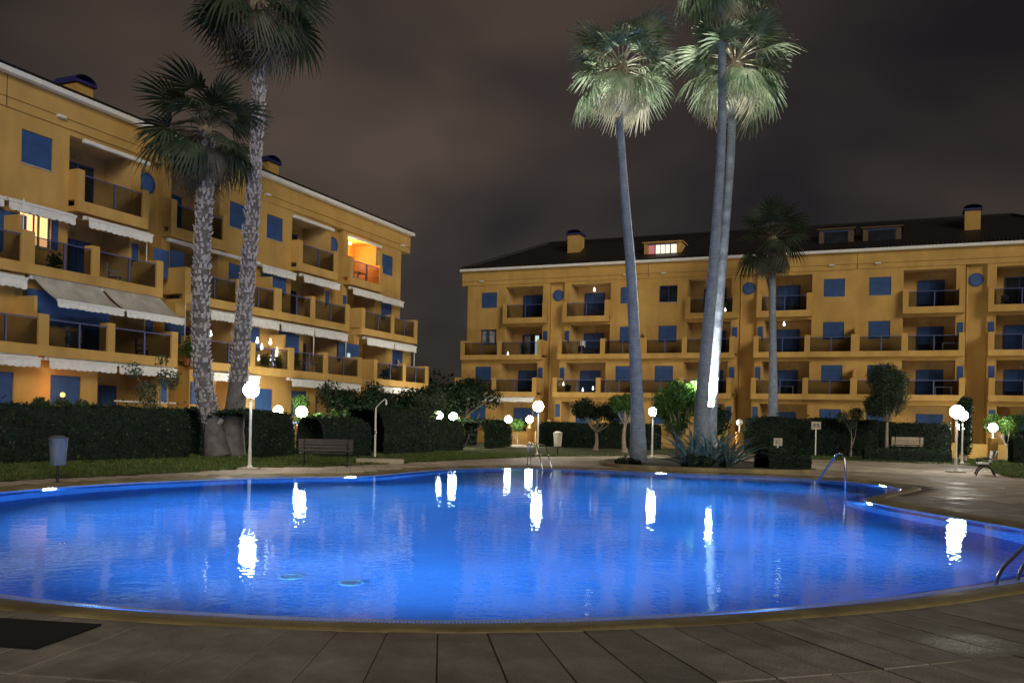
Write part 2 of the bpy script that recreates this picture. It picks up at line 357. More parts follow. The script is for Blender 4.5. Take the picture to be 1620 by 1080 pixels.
# ------------------------------------------------------------------ pool outline
CTRL = [(-4.47,7.86),(-3.51,7.55),(-2.62,7.36),(-1.81,7.25),(-0.84,7.23),(-0.02,7.31),(0.78,7.47),(1.62,7.73),(2.56,8.1),(3.63,8.6),(4.49,9.13),(5.74,9.95),
 (7.1,11.1),(8.2,12.4),(8.8,13.8),(8.85,15.37),(8.55,17.42),(8.25,19.5),(8.33,21.0),(9.2,22.45),(10.75,24.6),(11.2,26.1),(10.9,27.7),(9.97,29.2),(8.43,30.3),(6.35,30.75),(5.09,31.04),
 (4.28,31.5),(2.1,32.3),(-0.19,32.2),(-1.92,30.6),(-3.0,28.6),(-3.65,26.9),(-4.44,25.5),(-5.76,24.81),(-6.96,24.0),(-8.12,22.6),(-9.16,21.28),(-9.9,19.76),(-10.37,18.14),
 (-10.6,16.2),(-10.2,13.8),(-9.0,11.4),(-7.2,9.5),(-5.7,8.45)]
def catmull(P, sub=8):
    out = []; n_ = len(P)
    for i in range(n_):
        p0, p1, p2, p3 = [Vector(P[(i+k) % n_]) for k in (-1, 0, 1, 2)]
        for j in range(sub):
            t = j/sub
            out.append(.5*((2*p1)+(p2-p0)*t+(2*p0-5*p1+4*p2-p3)*t*t+(3*p1-p0-3*p2+p3)*t**3))
    return out
OUT = catmull(CTRL, 8)                 # counter-clockwise
NP = len(OUT)
def normals(P):
    r = []
    for i in range(len(P)):
        t = (P[(i+1) % len(P)]-P[i-1]).normalized(); r.append(Vector((t.y, -t.x)))   # outward for ccw
    return r
NRM = normals(OUT)
for _ in range(6): NRM = [(NRM[i-1]+NRM[i]*2+NRM[(i+1) % NP]).normalized() for i in range(NP)]
def off(d): return [OUT[i]+NRM[i]*d for i in range(NP)]
def inside(p, poly):
    x, y = p; c = False; j = len(poly)-1
    for i in range(len(poly)):
        xi, yi = poly[i]; xj, yj = poly[j]
        if (yi > y) != (yj > y) and x < (xj-xi)*(y-yi)/(yj-yi)+xi: c = not c
        j = i
    return c
def strip(mb, A, za, B, zb, mi=0, i0=0, i1=None):
    n_ = len(A); rng = range(n_) if i1 is None else range(i0, i1)
    for i in rng:
        j = (i+1) % n_; mb.quad((*A[i], za), (*A[j], za), (*B[j], zb), (*B[i], zb), mi)
def sheet(outer, holes, z, name, m, parent=None, **k):
    loops = [[Vector((p[0], p[1], 0)) for p in outer]]+[[Vector((p[0], p[1], 0)) for p in h] for h in holes]
    tris = tessellate_polygon(loops); V = [(v.x, v.y, z) for lp in loops for v in lp]
    me = bpy.data.meshes.new(name); me.from_pydata(V, [], [tuple(t) for t in tris]); me.materials.append(m)
    bm = bmesh.new(); bm.from_mesh(me); bmesh.ops.recalc_face_normals(bm, faces=bm.faces)
    if sum(f.normal.z for f in bm.faces) < 0: bmesh.ops.reverse_faces(bm, faces=bm.faces)
    bm.to_mesh(me); bm.free(); return obj(name, me, parent, **k)

WZ = -0.055; DEPTH = 1.45
COPW = 0.50
C_OUT = off(COPW)
big = [(60*math.cos(t), 30+60*math.sin(t)) for t in [2*PI*i/48 for i in range(48)]]
huge = [(2500*math.cos(t), 30+2500*math.sin(t)) for t in [2*PI*i/48 for i in range(48)]]
big2 = [(59*math.cos(t), 30+59*math.sin(t)) for t in [2*PI*i/48 for i in range(48)]]
sheet(huge, [big2], -.05, 'ground', M['earth'], kind='structure')
deck = sheet(big, [off(COPW-.03)], -.012, 'pool_deck', M['bed'], kind='structure')

# pool basin
mb = MB(); inner = off(-.40)
strip(mb, off(-.02), -.06, off(-.02), -.42); strip(mb, inner, -.42, inner, -DEPTH)
pool_wall = mb.build('pool_wall', M['pooltile'], kind='structure')
pool_floor = sheet(inner, [], -DEPTH, 'pool_floor', M['pooltile'], kind='structure')
water = sheet(off(-.03), [], WZ, 'water', M['water'], kind='structure')
mb = MB(); strip(mb, off(-.02), -.42, inner, -.42)
mb.build('pool_ledge', M['ledge'], kind='structure')
# coping: rounded profile
prof = [(-.005, -.12), (-.005, -.050), (.012, -.042), (.06, -.036), (.16, -.012), (.28, .008), (.40, .016), (.46, .012), (.49, 0.0), (.50, -.04)]
mb = MB()
for (a, za), (b2_, zb) in zip(prof[:-1], prof[1:]): strip(mb, off(b2_), zb, off(a), za)
mb.build('pool_coping', M['coping'], smooth=True, kind='structure')
# overflow grate slats along the near side
def arclen(P, i0, i1):
    L_ = [0.0]
    for i in range(i0, i1): L_.append(L_[-1]+(P[(i+1) % len(P)]-P[i % len(P)]).length)
    return L_
def sample(P, Nn, i0, i1, step):
    Ls = arclen(P, i0, i1); out = []; d = 0; k = 0
    while d < Ls[-1]:
        while Ls[k+1] < d: k += 1
        t = (d-Ls[k])/(Ls[k+1]-Ls[k]); a = P[(i0+k) % len(P)]; b_ = P[(i0+k+1) % len(P)]
        n1 = Nn[(i0+k) % len(P)].lerp(Nn[(i0+k+1) % len(P)], t).normalized()
        out.append((a.lerp(b_, t), n1)); d += step
    return out
i_a = 40*8+24; i0n = (43*8)
grate = thing('overflow_grate', 'white slatted overflow grate running along the near edge of the pool', 'grate', (0, 7.3, -.05))
mb = MB(); GI0, GI1 = -24, 100
A_, B_ = off(-.10), off(-.008)
for q, (p, nn) in enumerate(sample(A_, NRM, GI0 % NP, (GI0 % NP)+(GI1-GI0), .032)):
    tt = Vector((-nn.y, nn.x)); a = p; b_ = p+nn*.092; h = tt*.009
    z = -.047
    for (u0, u1, za, zb) in ((a-h, a+h, z, z),):
        mb.quad((*(a-h), z), (*(b_-h), z), (*(b_+h), z), (*(a+h), z)); 
        mb.quad((*(a-h), z-.02), (*(a-h), z), (*(a+h), z), (*(a+h), z-.02))
o_ = mb.build('grate_slat', M['grate'], grate, kind='stuff'); o_.location = (0, -7.3, .05)
mb = MB(); ii = [(GI0+k) % NP for k in range(GI1-GI0)]
P1, P2 = off(-.125), off(-.10)
for k in range(len(ii)-1):
    i, j = ii[k], ii[k+1]; mb.quad((*P1[i], -.046), (*P2[i], -.046), (*P2[j], -.046), (*P1[j], -.046))
o_ = mb.build('grate_rim', M['grate'], grate); o_.location = (0, -7.3, .05)

# ------------------------------------------------------------------ deck slabs: radial slabs on the near side, square tiles elsewhere
rnd = random.Random(4)
def slab_mesh(mb, c4, top, mi=0, bev=.006, dz=.02):
    cen = sum((Vector(c) for c in c4), Vector((0, 0)))/4
    ins = [Vector(c)+(cen-Vector(c)).normalized()*bev*1.4 for c in c4]
    k = len(mb.v)
    mb.v += [(c[0], c[1], top-dz) for c in c4]+[(c[0], c[1], top-bev*.7) for c in c4]+[(c[0], c[1], top) for c in ins]
    for i in range(4):
        j = (i+1) % 4
        mb.f.append((k+i, k+j, k+4+j, k+4+i)); mb.f.append((k+4+i, k+4+j, k+8+j, k+8+i)); mb.m += [mi, mi]
    mb.f.append((k+8, k+9, k+10, k+11)); mb.m.append(mi)
slabs = []
rows = [(.505, 1.95), (1.963, 2.78), (2.793, 3.6)]
S0, S1 = (-40) % NP, (-40) % NP+ 8*24
near_zone = []
base = sample(off(.5), NRM, S0, S1, .375)
for ri, (d0, d1) in enumerate(rows):
    P = base if ri % 2 == 0 else base
    for k in range(len(P)-1):
        (a, na), (b_, nb) = P[k], P[k+1]; g = .006
        t = (b_-a).normalized(); g = .0035+.0035*rnd.random()
        e0, e1 = d0-.5, d1-.5
        j = .003*rnd.uniform(-1, 1)
        c4 = [a+t*g+na*e0, a+t*g+na*e1, b_-t*g+nb*e1, b_-t*g+nb*e0]
        slabs.append((c4[0]+Vector((0, 0)), c4, rnd.uniform(-.003, .003)))
slabs.sort(key=lambda s: (sum((Vector(c) for c in s[1]), Vector((0, 0)))/4-Vector((.8, 5.5))).length)
rest = MB()
for q, (_, c4, dz) in enumerate(slabs):
    cen = sum((Vector(c) for c in c4), Vector((0, 0)))/4
    ccw = [tuple(Vector(c)-cen) for c in c4][::-1]
    area = sum(ccw[i][0]*ccw[(i+1) % 4][1]-ccw[(i+1) % 4][0]*ccw[i][1] for i in range(4))
    if area < 0: ccw = ccw[::-1]
    if q < 150:
        s_ = MB(); slab_mesh(s_, ccw, 0.0); o_ = s_.build('paving_slab', M['paving'], deck); o_.location = (cen.x, cen.y, dz)
        o_.rotation_euler = (rnd.uniform(-.003, .003), rnd.uniform(-.003, .003), 0)
    else:
        slab_mesh(rest, [(c[0]+cen.x, c[1]+cen.y) for c in ccw], dz)
NEARPOLY = [OUT[i % NP]+NRM[i % NP]*3.62 for i in range(S0, S1)]
NEARZONE = NEARPOLY+[OUT[i % NP] for i in reversed(range(S0, S1))]
CO = [tuple(p) for p in off(.505)]
LAWN_L = [(-30, 15), (-14.0, 17.8), (-11.6, 20.2), (-10.3, 22.6), (-8.9, 24.9), (-7.9, 27.9), (-6.3, 29.0), (-4.6, 31.6), (-2.8, 35.2), (.5, 40.2), (1.6, 42.2), (4.2, 44.0), (7.5, 46.5), (9.5, 50.5), (12.4, 54), (12.4, 62), (-3, 69.5), (-9.0, 58), (-22, 27)]
LAWN_R = [(14.2, 53), (15.6, 46.5), (18.6, 45.0), (21.8, 42.2), (21.0, 39.0), (19.2, 35.6), (17.9, 31.9), (24, 30.2), (40, 28), (44, 46), (30, 55), (16, 61.5)]
PLANTER = [(3.6, 34.4), (4.1, 32.9), (5.4, 31.9), (7.2, 31.45), (9.3, 31.3), (10.4, 31.6), (11.0, 32.8), (11.0, 35), (10.2, 38.5), (8.3, 40.3), (5.6, 39), (4.0, 36.8)]
def tiles(x0, x1, y0, y1, step, mat_, name, ang, cond, gap=.006, **k):
    mb = MB(); ca, sa = math.cos(ang), math.sin(ang); r_ = random.Random(9)
    nx, ny = int((x1-x0)/step), int((y1-y0)/step)
    for i in range(nx):
        for j in range(ny):
            u, v = x0+(i+.5)*step, y0+(j+.5)*step
            cx, cy_ = u*ca-v*sa, u*sa+v*ca
            if not cond((cx, cy_)): continue
            h = step/2-gap
            c4 = [(cx+a*ca-b_*sa, cy_+a*sa+b_*ca) for a, b_ in ((-h, -h), (h, -h), (h, h), (-h, h))]
            if any(inside(c, CO) for c in c4): continue
            slab_mesh(mb, c4, r_.uniform(-.002, .002), bev=.004, dz=.012)
    return mb.build(name, mat_, deck, kind='stuff', **k)
LL, LR, PLT = LAWN_L, LAWN_R, PLANTER
tiles(-60, 70, -10, 70, .42, M['farpaving'], 'deck_tile', .18,
      lambda c: -14 < c[0] < 26 and 7.5 < c[1] < 47 and not inside(c, NEARZONE) and not inside(c, LL) and not inside(c, LR) and not inside(c, PLT) and not (c[1] < 11.2 and c[0] < 6.2) )
slab_bm = rest.build('near_paving_slab', M['paving'], deck, kind='stuff')
# plain deck under what is left (far margins), just above the bed
sheet(big, [off(COPW-.01)], -.0105, 'deck_joint_sand', mat('joint_sand', (.10, .075, .055), .95, var=.2, bump=.3), kind='structure')

# ------------------------------------------------------------------ lawns
def lawn(poly, name):
    sheet(poly, [], .012, name, M['lawn'], kind='structure')
lawn(LAWN_L, 'lawn'); lawn(LAWN_R, 'lawn')
def grass(poly, n_, seed, xr, yr):
    r_ = np.random.RandomState(seed); V = []; F = []
    pts = []
    while len(pts) < n_:
        p = (r_.uniform(*xr), r_.uniform(*yr))
        if inside(p, poly) and r_.rand() < min(1, 26/p[1]): pts.append(p)
    P = np.array(pts); k = len(P); a = r_.uniform(0, PI, k); h = r_.uniform(.03, .085, k); wd = r_.uniform(.015, .04, k)
    dx, dy = np.cos(a)*wd, np.sin(a)*wd; lx, ly = r_.normal(0, .025, k), r_.normal(0, .025, k)
    z0 = np.full(k, .01)
    V = np.stack([np.stack([P[:, 0]-dx, P[:, 1]-dy, z0], 1), np.stack([P[:, 0]+dx, P[:, 1]+dy, z0], 1), np.stack([P[:, 0]+lx, P[:, 1]+ly, z0+h], 1)], 1).reshape(-1, 3)
    F = np.arange(3*k).reshape(-1, 3)
    return np_mesh('grass', V, F, M['grass'])
obj('grass', grass(LAWN_L, 60000, 1, (-20, 9), (17, 46)), kind='stuff', label='short lawn grass beside the left deck', )
obj('grass', grass(LAWN_R, 30000, 2, (14, 34), (29, 52)), kind='stuff', label='short lawn grass beside the right deck')

# path strips of pale concrete across the lawn
def strip_path(p, q, wdt, z=.020):
    p, q = Vector(p), Vector(q); t = (q-p).normalized(); nn = Vector((-t.y, t.x))*wdt/2
    mb = MB(); mb.quad((*(p-nn), z), (*(q-nn), z), (*(q+nn), z), (*(p+nn), z)); return mb.build('path', M['pathstone'], kind='structure')
strip_path((1.8, 44.6), (8.6, 47.2), 1.3); strip_path((-11.6, 41.5), (-9.4, 36.8), 1.5); strip_path((.6, 70), (.4, 56), 2.0); strip_path((12.9, 64), (13.1, 50), 1.5)
strip_path((-14.6, 23.6), (-11.8, 22.4), .9); strip_path((22.0, 50), (20.4, 40), 1.5)

# ------------------------------------------------------------------ pool fittings
LENS = MB(); LENS.lathe([(.0001, .0), (.10, .016), (.19, .0)], seg=20)
lens_me = LENS.mesh('lens', M['poollens'])
HS = MB(); HS.lathe([(.215, -.03), (.215, .01), (.19, .012), (.19, -.03)], seg=20)
hs_me = HS.mesh('bezel', M['plastic'])
def pool_lamp(p, label, power=260, dep=.28, lab=True):
    i = min(range(NP), key=lambda k: (OUT[k]-Vector(p)).length); nn = NRM[i]; q = OUT[i]-nn*.05
    t = thing('pool_light', label, 'pool light', (q.x, q.y, -dep), 0, 'round underwater pool lights')
    d = Vector((-nn.x, -nn.y, 0)); t.rotation_euler = d.to_track_quat('Z', 'Y').to_euler()
    obj('bezel', hs_me, t); obj('lens', lens_me, t)
    li = bpy.data.lights.new('pool_beam', 'AREA'); li.shape = 'DISK'; li.size = .22; li.energy = power*.64; li.color = (.40, .72, 1.0); li.spread = R(115)
    lo = bpy.data.objects.new('pool_beam', li); COL.objects.link(lo)
    dd = (Vector((-nn.x, -nn.y, -.075))).normalized()
    lo.location = (q.x-nn.x*.06, q.y-nn.y*.06, -dep); lo.rotation_euler = dd.to_track_quat('-Z', 'Y').to_euler(); lo.parent = None
    return t
pool_lamp((-9.9, 19.3), 'glowing underwater lamp in the far left pool wall in front of the grey bin', 1000)
pool_lamp((-4.55, 25.3), 'glowing underwater lamp in the far pool wall in front of the long bench', 1000)
pool_lamp((5.2, 31.0), 'glowing underwater lamp in the far pool wall below the middle palm planter', 1000)
pool_lamp((11.1, 26.6), 'glowing underwater lamp in the far right bay beyond the peninsula', 700)
pool_lamp((8.25, 20.2), 'glowing underwater lamp on the near side of the peninsula', 1000)
for p, nm in (((-3.6, 7.6), 'left'), ((2.4, 8.05), 'right')):  # these and the end-wall lamps are added, unseen, to light the floor
    pool_lamp(p, 'added unseen underwater lamp in the near pool wall, %s one of two under the near coping' % nm, 620)
pool_lamp((-10.5, 15.2), 'added unseen underwater lamp in the left end wall of the pool', 1100)
pool_lamp((8.7, 14.3), 'added unseen underwater lamp in the right end wall of the pool', 1100)
# floor drains
for (x, y, lb) in ((-2.62, 10.75, 'round drain on the pool floor near the front, left of a pair'), (-1.85, 10.5, 'round drain on the pool floor near the front, right of a pair')):
    t = thing('floor_drain', lb, 'drain', (x, y, -DEPTH), 0, 'pair of drains in the pool floor')
    a = MB(); a.lathe([(.165, 0), (.165, .03), (.125, .035), (.125, 0)], seg=24); a.build('ring', mat('drain_ring', (.08, .26, .50), .5, var=.1), t)
    a = MB(); a.lathe([(.12, 0), (.12, .02), (.001, .024)], seg=24); a.build('cover', mat('drain_cover', (.03, .13, .26), .5, var=.1), t)
# handrails
def handrail(pts_list, label, r=.022):
    t = thing('handrail', label, 'handrail', (pts_list[0][0][0], pts_list[0][0][1], 0))
    for pts in pts_list:
        P = [Vector(p) for p in pts]; o0 = Vector(t.location)
        Q = []                                              # rounded corners
        for i, p in enumerate(P):
            if 0 < i < len(P)-1:
                a, b_ = P[i-1], P[i+1]; c1 = p+(a-p)*min(.4, .16/(a-p).length); c2 = p+(b_-p)*min(.4, .16/(b_-p).length)
                for k in range(5):
                    s = k/4; Q.append(c1*(1-s)**2+p*2*s*(1-s)+c2*s*s)
            else: Q.append(p)
        m_ = MB(); m_.tube([q-o0 for q in Q], r, 10); m_.build('rail_tube', M['steel'], t, smooth=True)
        f = MB(); f.lathe([(.05, 0), (.05, .012), (r, .02)], tuple(P[0]-o0), 16); f.build('flange', M['steel'], t)
    return t
handrail([[(.61, 32.9, 0), (.61, 32.9, .85), (.9, 31.4, .80), (1.1, 30.6, -.1)], [(.1+.62, 33.2, 0), (.72, 33.2, .85), (1.2, 31.6, .8), (1.45, 30.9, -.1)]], 'steel handrail rising from the far pool edge below the tall globe lamp', .02)
handrail([[(9.26, 24.7, -.5), (9.25, 24.7, .40), (9.22, 24.75, .92), (9.18, 25.2, .90), (9.62, 28.0, -.06)]], 'steel handrail bending down into the far right corner of the pool', .028)
handrail([[(6.15, 8.55, 0), (6.08, 8.65, .62), (5.66, 9.2, .80), (5.29, 9.68, .08), (5.27, 9.75, -.9)], [(6.55, 8.82, 0), (6.48, 8.92, .62), (6.06, 9.47, .80), (5.68, 9.96, .08), (5.66, 10.02, -.9)]], 'pair of steel ladder rails at the right edge of the pool', .021)
for z in (-.35, -.62, -.88):
    pass
a = MB(); a.box(-.45, .45, -.36, .36, 0, .014)
o_ = a.build('rubber_mat', M['rubber']); o_.location = (-3.55, 6.42, .004); o_.rotation_euler = (0, 0, R(-9)); tag(o_, 'black rubber mat lying on the deck at the lower left corner', 'mat')

# ------------------------------------------------------------------ buildings
AZ = .4025; dR_, dL_ = 63.379, 28.4065
def building(name, label, base, rz, modules, xa, xb, enda, endb, kscale, spec):
    """local x along the facade, -y towards the pool; front plane of the top balcony band is y=0"""
    B = thing(name, label, 'building', (base[0], base[1], 0), rz)
    k = kscale
    # ---- walls with openings
    W = MB(); IN = MB()
    def wall(x0, x1, z0, z1, y, holes):
        """holes: (hx0,hx1,hz0,hz1,depth,back, inner?)"""
        xs = sorted(set([x0, x1]+[h[0] for h in holes]+[h[1] for h in holes])); xs = [x for x in xs if x0-1e-6 <= x <= x1+1e-6]
        for a, b_ in zip(xs[:-1], xs[1:]):
            hs = sorted([h for h in holes if h[0] <= a+1e-6 and h[1] >= b_-1e-6], key=lambda h: h[2]); z = z0
            for h in hs:
                if h[2] > z+1e-6: W.quad((a, y, z), (b_, y, z), (b_, y, h[2]), (a, y, h[2]))
                z = h[3]
            if z < z1-1e-6: W.quad((a, y, z), (b_, y, z), (b_, y, z1), (a, y, z1))
        for h in holes:
            X0, X1, Z0, Z1, D, back, inn = h; T = MB() if inn else W
            T.quad((X0, y, Z0), (X0, y, Z1), (X0, D, Z1), (X0, D, Z0)); T.quad((X1, y, Z1), (X1, y, Z0), (X1, D, Z0), (X1, D, Z1))
            if Z0 > z0+1e-6 or inn: T.quad((X0, y, Z0), (X0, D, Z0), (X1, D, Z0), (X1, y, Z0), 1 if inn else 0)
            if Z1 < z1-1e-6 or inn: T.quad((X0, y, Z1), (X1, y, Z1), (X1, D, Z1), (X0, D, Z1))
            if back: T.quad((X0, D, Z0), (X1, D, Z0), (X1, D, Z1), (X0, D, Z1))
            if inn: T.build('loggia', [M['stucco_in'], M['slab']], B)
    levels = [(3, 9.2, 12.3, .5), (2, 6.35, 9.2, .5), (1, 3.5, 6.35, -.36), (0, -.1, 3.5, -1.2)]
    WZs = {3: (10.52, 11.72), 2: (7.63, 8.81), 1: (4.72, 5.85), 0: (1.7, 2.9)}
    LZs = {3: (9.42, 12.1, 2.0), 2: (6.5, 9.02, 2.0), 1: (3.65, 6.12, 1.3), 0: (.9, 3.2, .5)}
    windows = []; doors = []
    for lv, z0, z1, y in levels:
        hl = []
        for c in modules:
            for sgn in (-1, 1):
                wx = sorted((c+sgn*5.0*k, c+sgn*6.34*k)); lx = sorted((c+sgn*1.15*k, c+sgn*4.25*k))
                if wx[0] > xa+.3 and wx[1] < xb-.3:
                    wz = WZs[lv]; hl.append((wx[0], wx[1], wz[0], wz[1], y+.16, False, False)); windows.append((lv, c, sgn, wx, wz, y))
                if lx[0] > xa+.2 and lx[1] < xb-.2:
                    lz = LZs[lv]; hl.append((lx[0], lx[1], lz[0], lz[1], lz[2], True, True)); doors.append((lv, c, sgn, lx, lz, y))
            if c-.62*k > xa and c+.62*k < xb: hl.append((c-.62*k, c+.62*k, z0, z1, .8, False, False))
        wall(xa, xb, z0, z1, y, hl)
    for c in modules:
        if c-.62*k > xa and c+.62*k < xb: W.quad((c-.62*k, .8, -.1), (c+.62*k, .8, -.1), (c+.62*k, .8, 12.3), (c-.62*k, .8, 12.3))
    # steps between planes, ends, back
    ca = [xa]+[v for c in modules for v in (c-.62*k, c+.62*k) if xa < v < xb]+[xb]
    for a, b_ in zip(ca[::2], ca[1::2]):
        W.quad((a, -.36, 6.35), (b_, -.36, 6.35), (b_, .5, 6.35), (a, .5, 6.35)); W.quad((a, -1.2, 3.5), (b_, -1.2, 3.5), (b_, -.36, 3.5), (a, -.36, 3.5))
    for X in (xa, xb):
        for lv, z0, z1, y in levels: W.quad((X, y, z0), (X, 12.5, z0), (X, 12.5, z1), (X, y, z1))
    W.quad((xa, 12.5, -.1), (xb, 12.5, -.1), (xb, 12.5, 12.3), (xa, 12.5, 12.3))
    W.build('wall', [M['stucco']], B)
    # fascia with groove
    F = MB(); fa, fb = xa-enda, xb+endb
    F.box(fa, fb, .44, 12.6, 12.3, 12.62); F.box(fa, fb, .415, 12.62, 12.65, 13.49); F.box(fa+.03, fb-.03, .47, 12.5, 12.62, 12.65)
    F.build('fascia', M['stucco'], B)
    for c in modules:
        jx = c+7.1*k
        if xa+1 < jx < xb-1:
            a = MB(); a.box(-.012, .012, 0, .012, 0, 1.18); o2 = a.build('expansion_joint', M['bed'], B); o2.location = (jx, .405, 12.31)
    G = MB()
    G.box(fa-.1, fb+.1, .14, .412, 13.42, 13.60)
    G.build('gutter', M['gutter'], B)
    # roof: hipped at the free end, tile courses as a thick sheet
    Rf = MB(); ra, rb = fa-.12, fb+.12; hz = spec['ridge']; ya, yb, yr = .30, 12.9, 6.2; ez = 13.62
    ha = ra+(5.2 if enda else 0); hb_ = rb-(5.2 if endb else 0)
    Rf.quad((ra, ya, ez), (rb, ya, ez), (hb_, yr, hz), (ha, yr, hz)); Rf.quad((rb, yb, ez), (ra, yb, ez), (ha, yr, hz), (hb_, yr, hz))
    Rf.v += [(ra, ya, ez), (ha, yr, hz), (ra, yb, ez)]; Rf.f.append((len(Rf.v)-3, len(Rf.v)-2, len(Rf.v)-1)); Rf.m.append(0)
    Rf.v += [(rb, ya, ez), (rb, yb, ez), (hb_, yr, hz)]; Rf.f.append((len(Rf.v)-3, len(Rf.v)-2, len(Rf.v)-1)); Rf.m.append(0)
    Rf.quad((ra, ya, ez-.02), (ra, yb, ez-.02), (rb, yb, ez-.02), (rb, ya, ez-.02))
    x = ra+.1
    while x < rb-.2:     # rounded eave tiles
        Rf.tube([(x, ya-.02, ez+.06), (x, ya+.5, ez+.28)], .075, 6); x += .23
    Rf.tube([(ha, yr, hz+.03), (hb_, yr, hz+.03)], .13, 8)
    if enda: Rf.tube([(ra, ya, ez+.03), (ha, yr, hz+.03)], .12, 8)
    if endb: Rf.tube([(rb, ya, ez+.03), (hb_, yr, hz+.03)], .12, 8)
    roof = Rf.build('roof', M['roof'], B)
    # ---- windows
    fr_cache = {}
    def window(lv, c, sgn, wx, wz, y, state):
        wI = wx[1]-wx[0]; hI = wz[1]-wz[0]
        key = ('f', round(wI, 2), round(hI, 2))
        if key not in fr_cache:
            a = MB(); t_ = .05
            a.box(0, wI, 0, .06, 0, t_); a.box(0, wI, 0, .06, hI-t_, hI); a.box(0, t_, 0, .06, t_, hI-t_); a.box(wI-t_, wI, 0, .06, t_, hI-t_); a.box(wI/2-.025, wI/2+.025, .005, .055, t_, hI-t_)
            fr_cache[key] = a.mesh('window_frame', M['frame'])
            a = MB(); a.box(-.04, wI+.04, -.20, -.0, -.05, 0); fr_cache[('s',)+key[1:]] = a.mesh('sill', M['stone'])
            a = MB(); a.quad((0, .12, 0), (wI, .12, 0), (wI, .12, hI), (0, .12, hI)); fr_cache[('g',)+key[1:]] = a.mesh('pane', M['winglass'])
            a = MB(); a.box(.02, wI-.02, 0, .03, .02, hI-.02)
            q = 0.0
            while q < hI-.05: a.box(.03, wI-.03, -.012, 0, .025+q, .06+q); q += .055
            fr_cache[('b',)+key[1:]] = a.mesh('shutter', M['shutter'])
        f = obj('window', fr_cache[key], B, (wx[0], y+.09, wz[0]))
        obj('sill', fr_cache[('s',)+key[1:]], f, (0, .07, 0))
        if state == 'shut': obj('shutter', fr_cache[('b',)+key[1:]], f, (0, -.045, 0))
        elif state == 'lit':
            a = MB(); a.quad((.05, .05, .05), (wI-.05, .05, .05), (wI-.05, .05, hI-.05), (.05, .05, hI-.05)); a.build('lit_blind', M['lit_warm'], f)
            a = MB(); a.box(wI*.62, wI*.70, .03, .045, .05, hI-.05); a.build('curtain', mat('orange_curtain', (.5, .22, .07), .9, var=.2), f)
            a = MB(); a.box(wI, wI+.30, -.10, -.07, 0, hI); a.build('shutter', M['shutter'], f)
        else:
            obj('pane', fr_cache[('g',)+key[1:]], f)
            if state == 'curtain':
                a = MB(); n_ = 14
                for i in range(n_):
                    x0 = .06+(wI-.12)*i/n_; x1 = .06+(wI-.12)*(i+1)/n_
                    if i in (4,): continue
                    a.quad((x0, .10+.02*(i % 2), .05), (x1, .10+.02*((i+1) % 2), .05), (x1, .10+.02*((i+1) % 2), hI-.05), (x0, .10+.02*(i % 2), hI-.05))
                a.build('curtain', M['curtain'], f)
        return f
    for (lv, c, sgn, wx, wz, y) in windows:
        st = spec['win'].get((lv, modules.index(c), sgn), 'shut'); window(lv, c, sgn, wx, wz, y, st)
    # ---- loggia doors
    for (lv, c, sgn, lx, lz, y) in doors:
        mi = modules.index(c); st = spec['door'].get((lv, mi, sgn), 'shut')
        dx = sorted((c+sgn*1.75*k, c+sgn*3.35*k)); z0 = lz[0]+.02; z1 = lz[1]-.50; D = lz[2]
        w_ = dx[1]-dx[0]; a = MB(); t_ = .06
        a.box(0, w_, -.07, -.005, z1-z0-t_, z1-z0); a.box(0, t_, -.07, -.005, 0, z1-z0-t_); a.box(w_-t_, w_, -.07, -.005, 0, z1-z0-t_); a.box(w_/2-.03, w_/2+.03, -.07, -.005, 0, z1-z0-t_)
        f = a.build('balcony_door', M['frame'], B); f.location = (dx[0], D, z0)
        hI = z1-z0
        if st == 'shut':
            a = MB(); drop = random.Random(hash((lv, mi, sgn, name)) & 255).choice([0.0, 0.0, .35, .7]) if False else ((lv*7+mi*3+sgn) % 4)*.28
            a.box(.05, w_-.05, -.045, -.02, drop, hI-.05)
            q = drop
            while q < hI-.12: a.box(.055, w_-.055, -.057, -.045, q+.01, q+.045); q += .06
            a.build('shutter', M['shutter'], f)
            if drop > 0:
                a = MB(); a.quad((.05, -.02, .02), (w_-.05, -.02, .02), (w_-.05, -.02, drop), (.05, -.02, drop)); a.build('pane', M['winglass'], f)
        elif st == 'open':
            a = MB(); a.quad((.05, -.02, .02), (w_-.05, -.02, .02), (w_-.05, -.02, hI-.05), (.05, -.02, hI-.05)); a.build('pane', M['winglass'], f)
        elif st == 'litpart':
            a = MB(); a.quad((.05, -.02, .02), (w_-.05, -.02, .02), (w_-.05, -.02, hI-.05), (.05, -.02, hI-.05)); a.build('pane', M['winglass'], f)
            a = MB(); a.quad((.10*w_, -.03, hI*.45), (.46*w_, -.03, hI*.45), (.46*w_, -.03, hI-.08), (.10*w_, -.03, hI-.08)); a.build('lit_curtain', M['lit_white'], f)
            a = MB()
            for q in (.18, .26, .36): a.box(w_*q, w_*q+.02, -.04, -.031, hI*.45, hI-.08)
            a.build('blind_cord', M['frame'], f)
        elif st == 'cool':
            a = MB(); a.quad((.05, -.02, .02), (w_-.05, -.02, .02), (w_-.05, -.02, hI-.05), (.05, -.02, hI-.05)); a.build('pane', M['winglass'], f)
            a = MB(); a.quad((.66*w_, -.03, .3), (.86*w_, -.03, .3), (.86*w_, -.03, hI-.1), (.66*w_, -.03, hI-.1)); a.build('lit_curtain', M['lit_cool'], f)
            a = MB(); a.quad((.10*w_, -.03, .1), (.42*w_, -.03, .1), (.42*w_, -.03, hI-.1), (.10*w_, -.03, hI-.1)); a.build('curtain', M['curtain'], f)
        elif st == 'none': pass
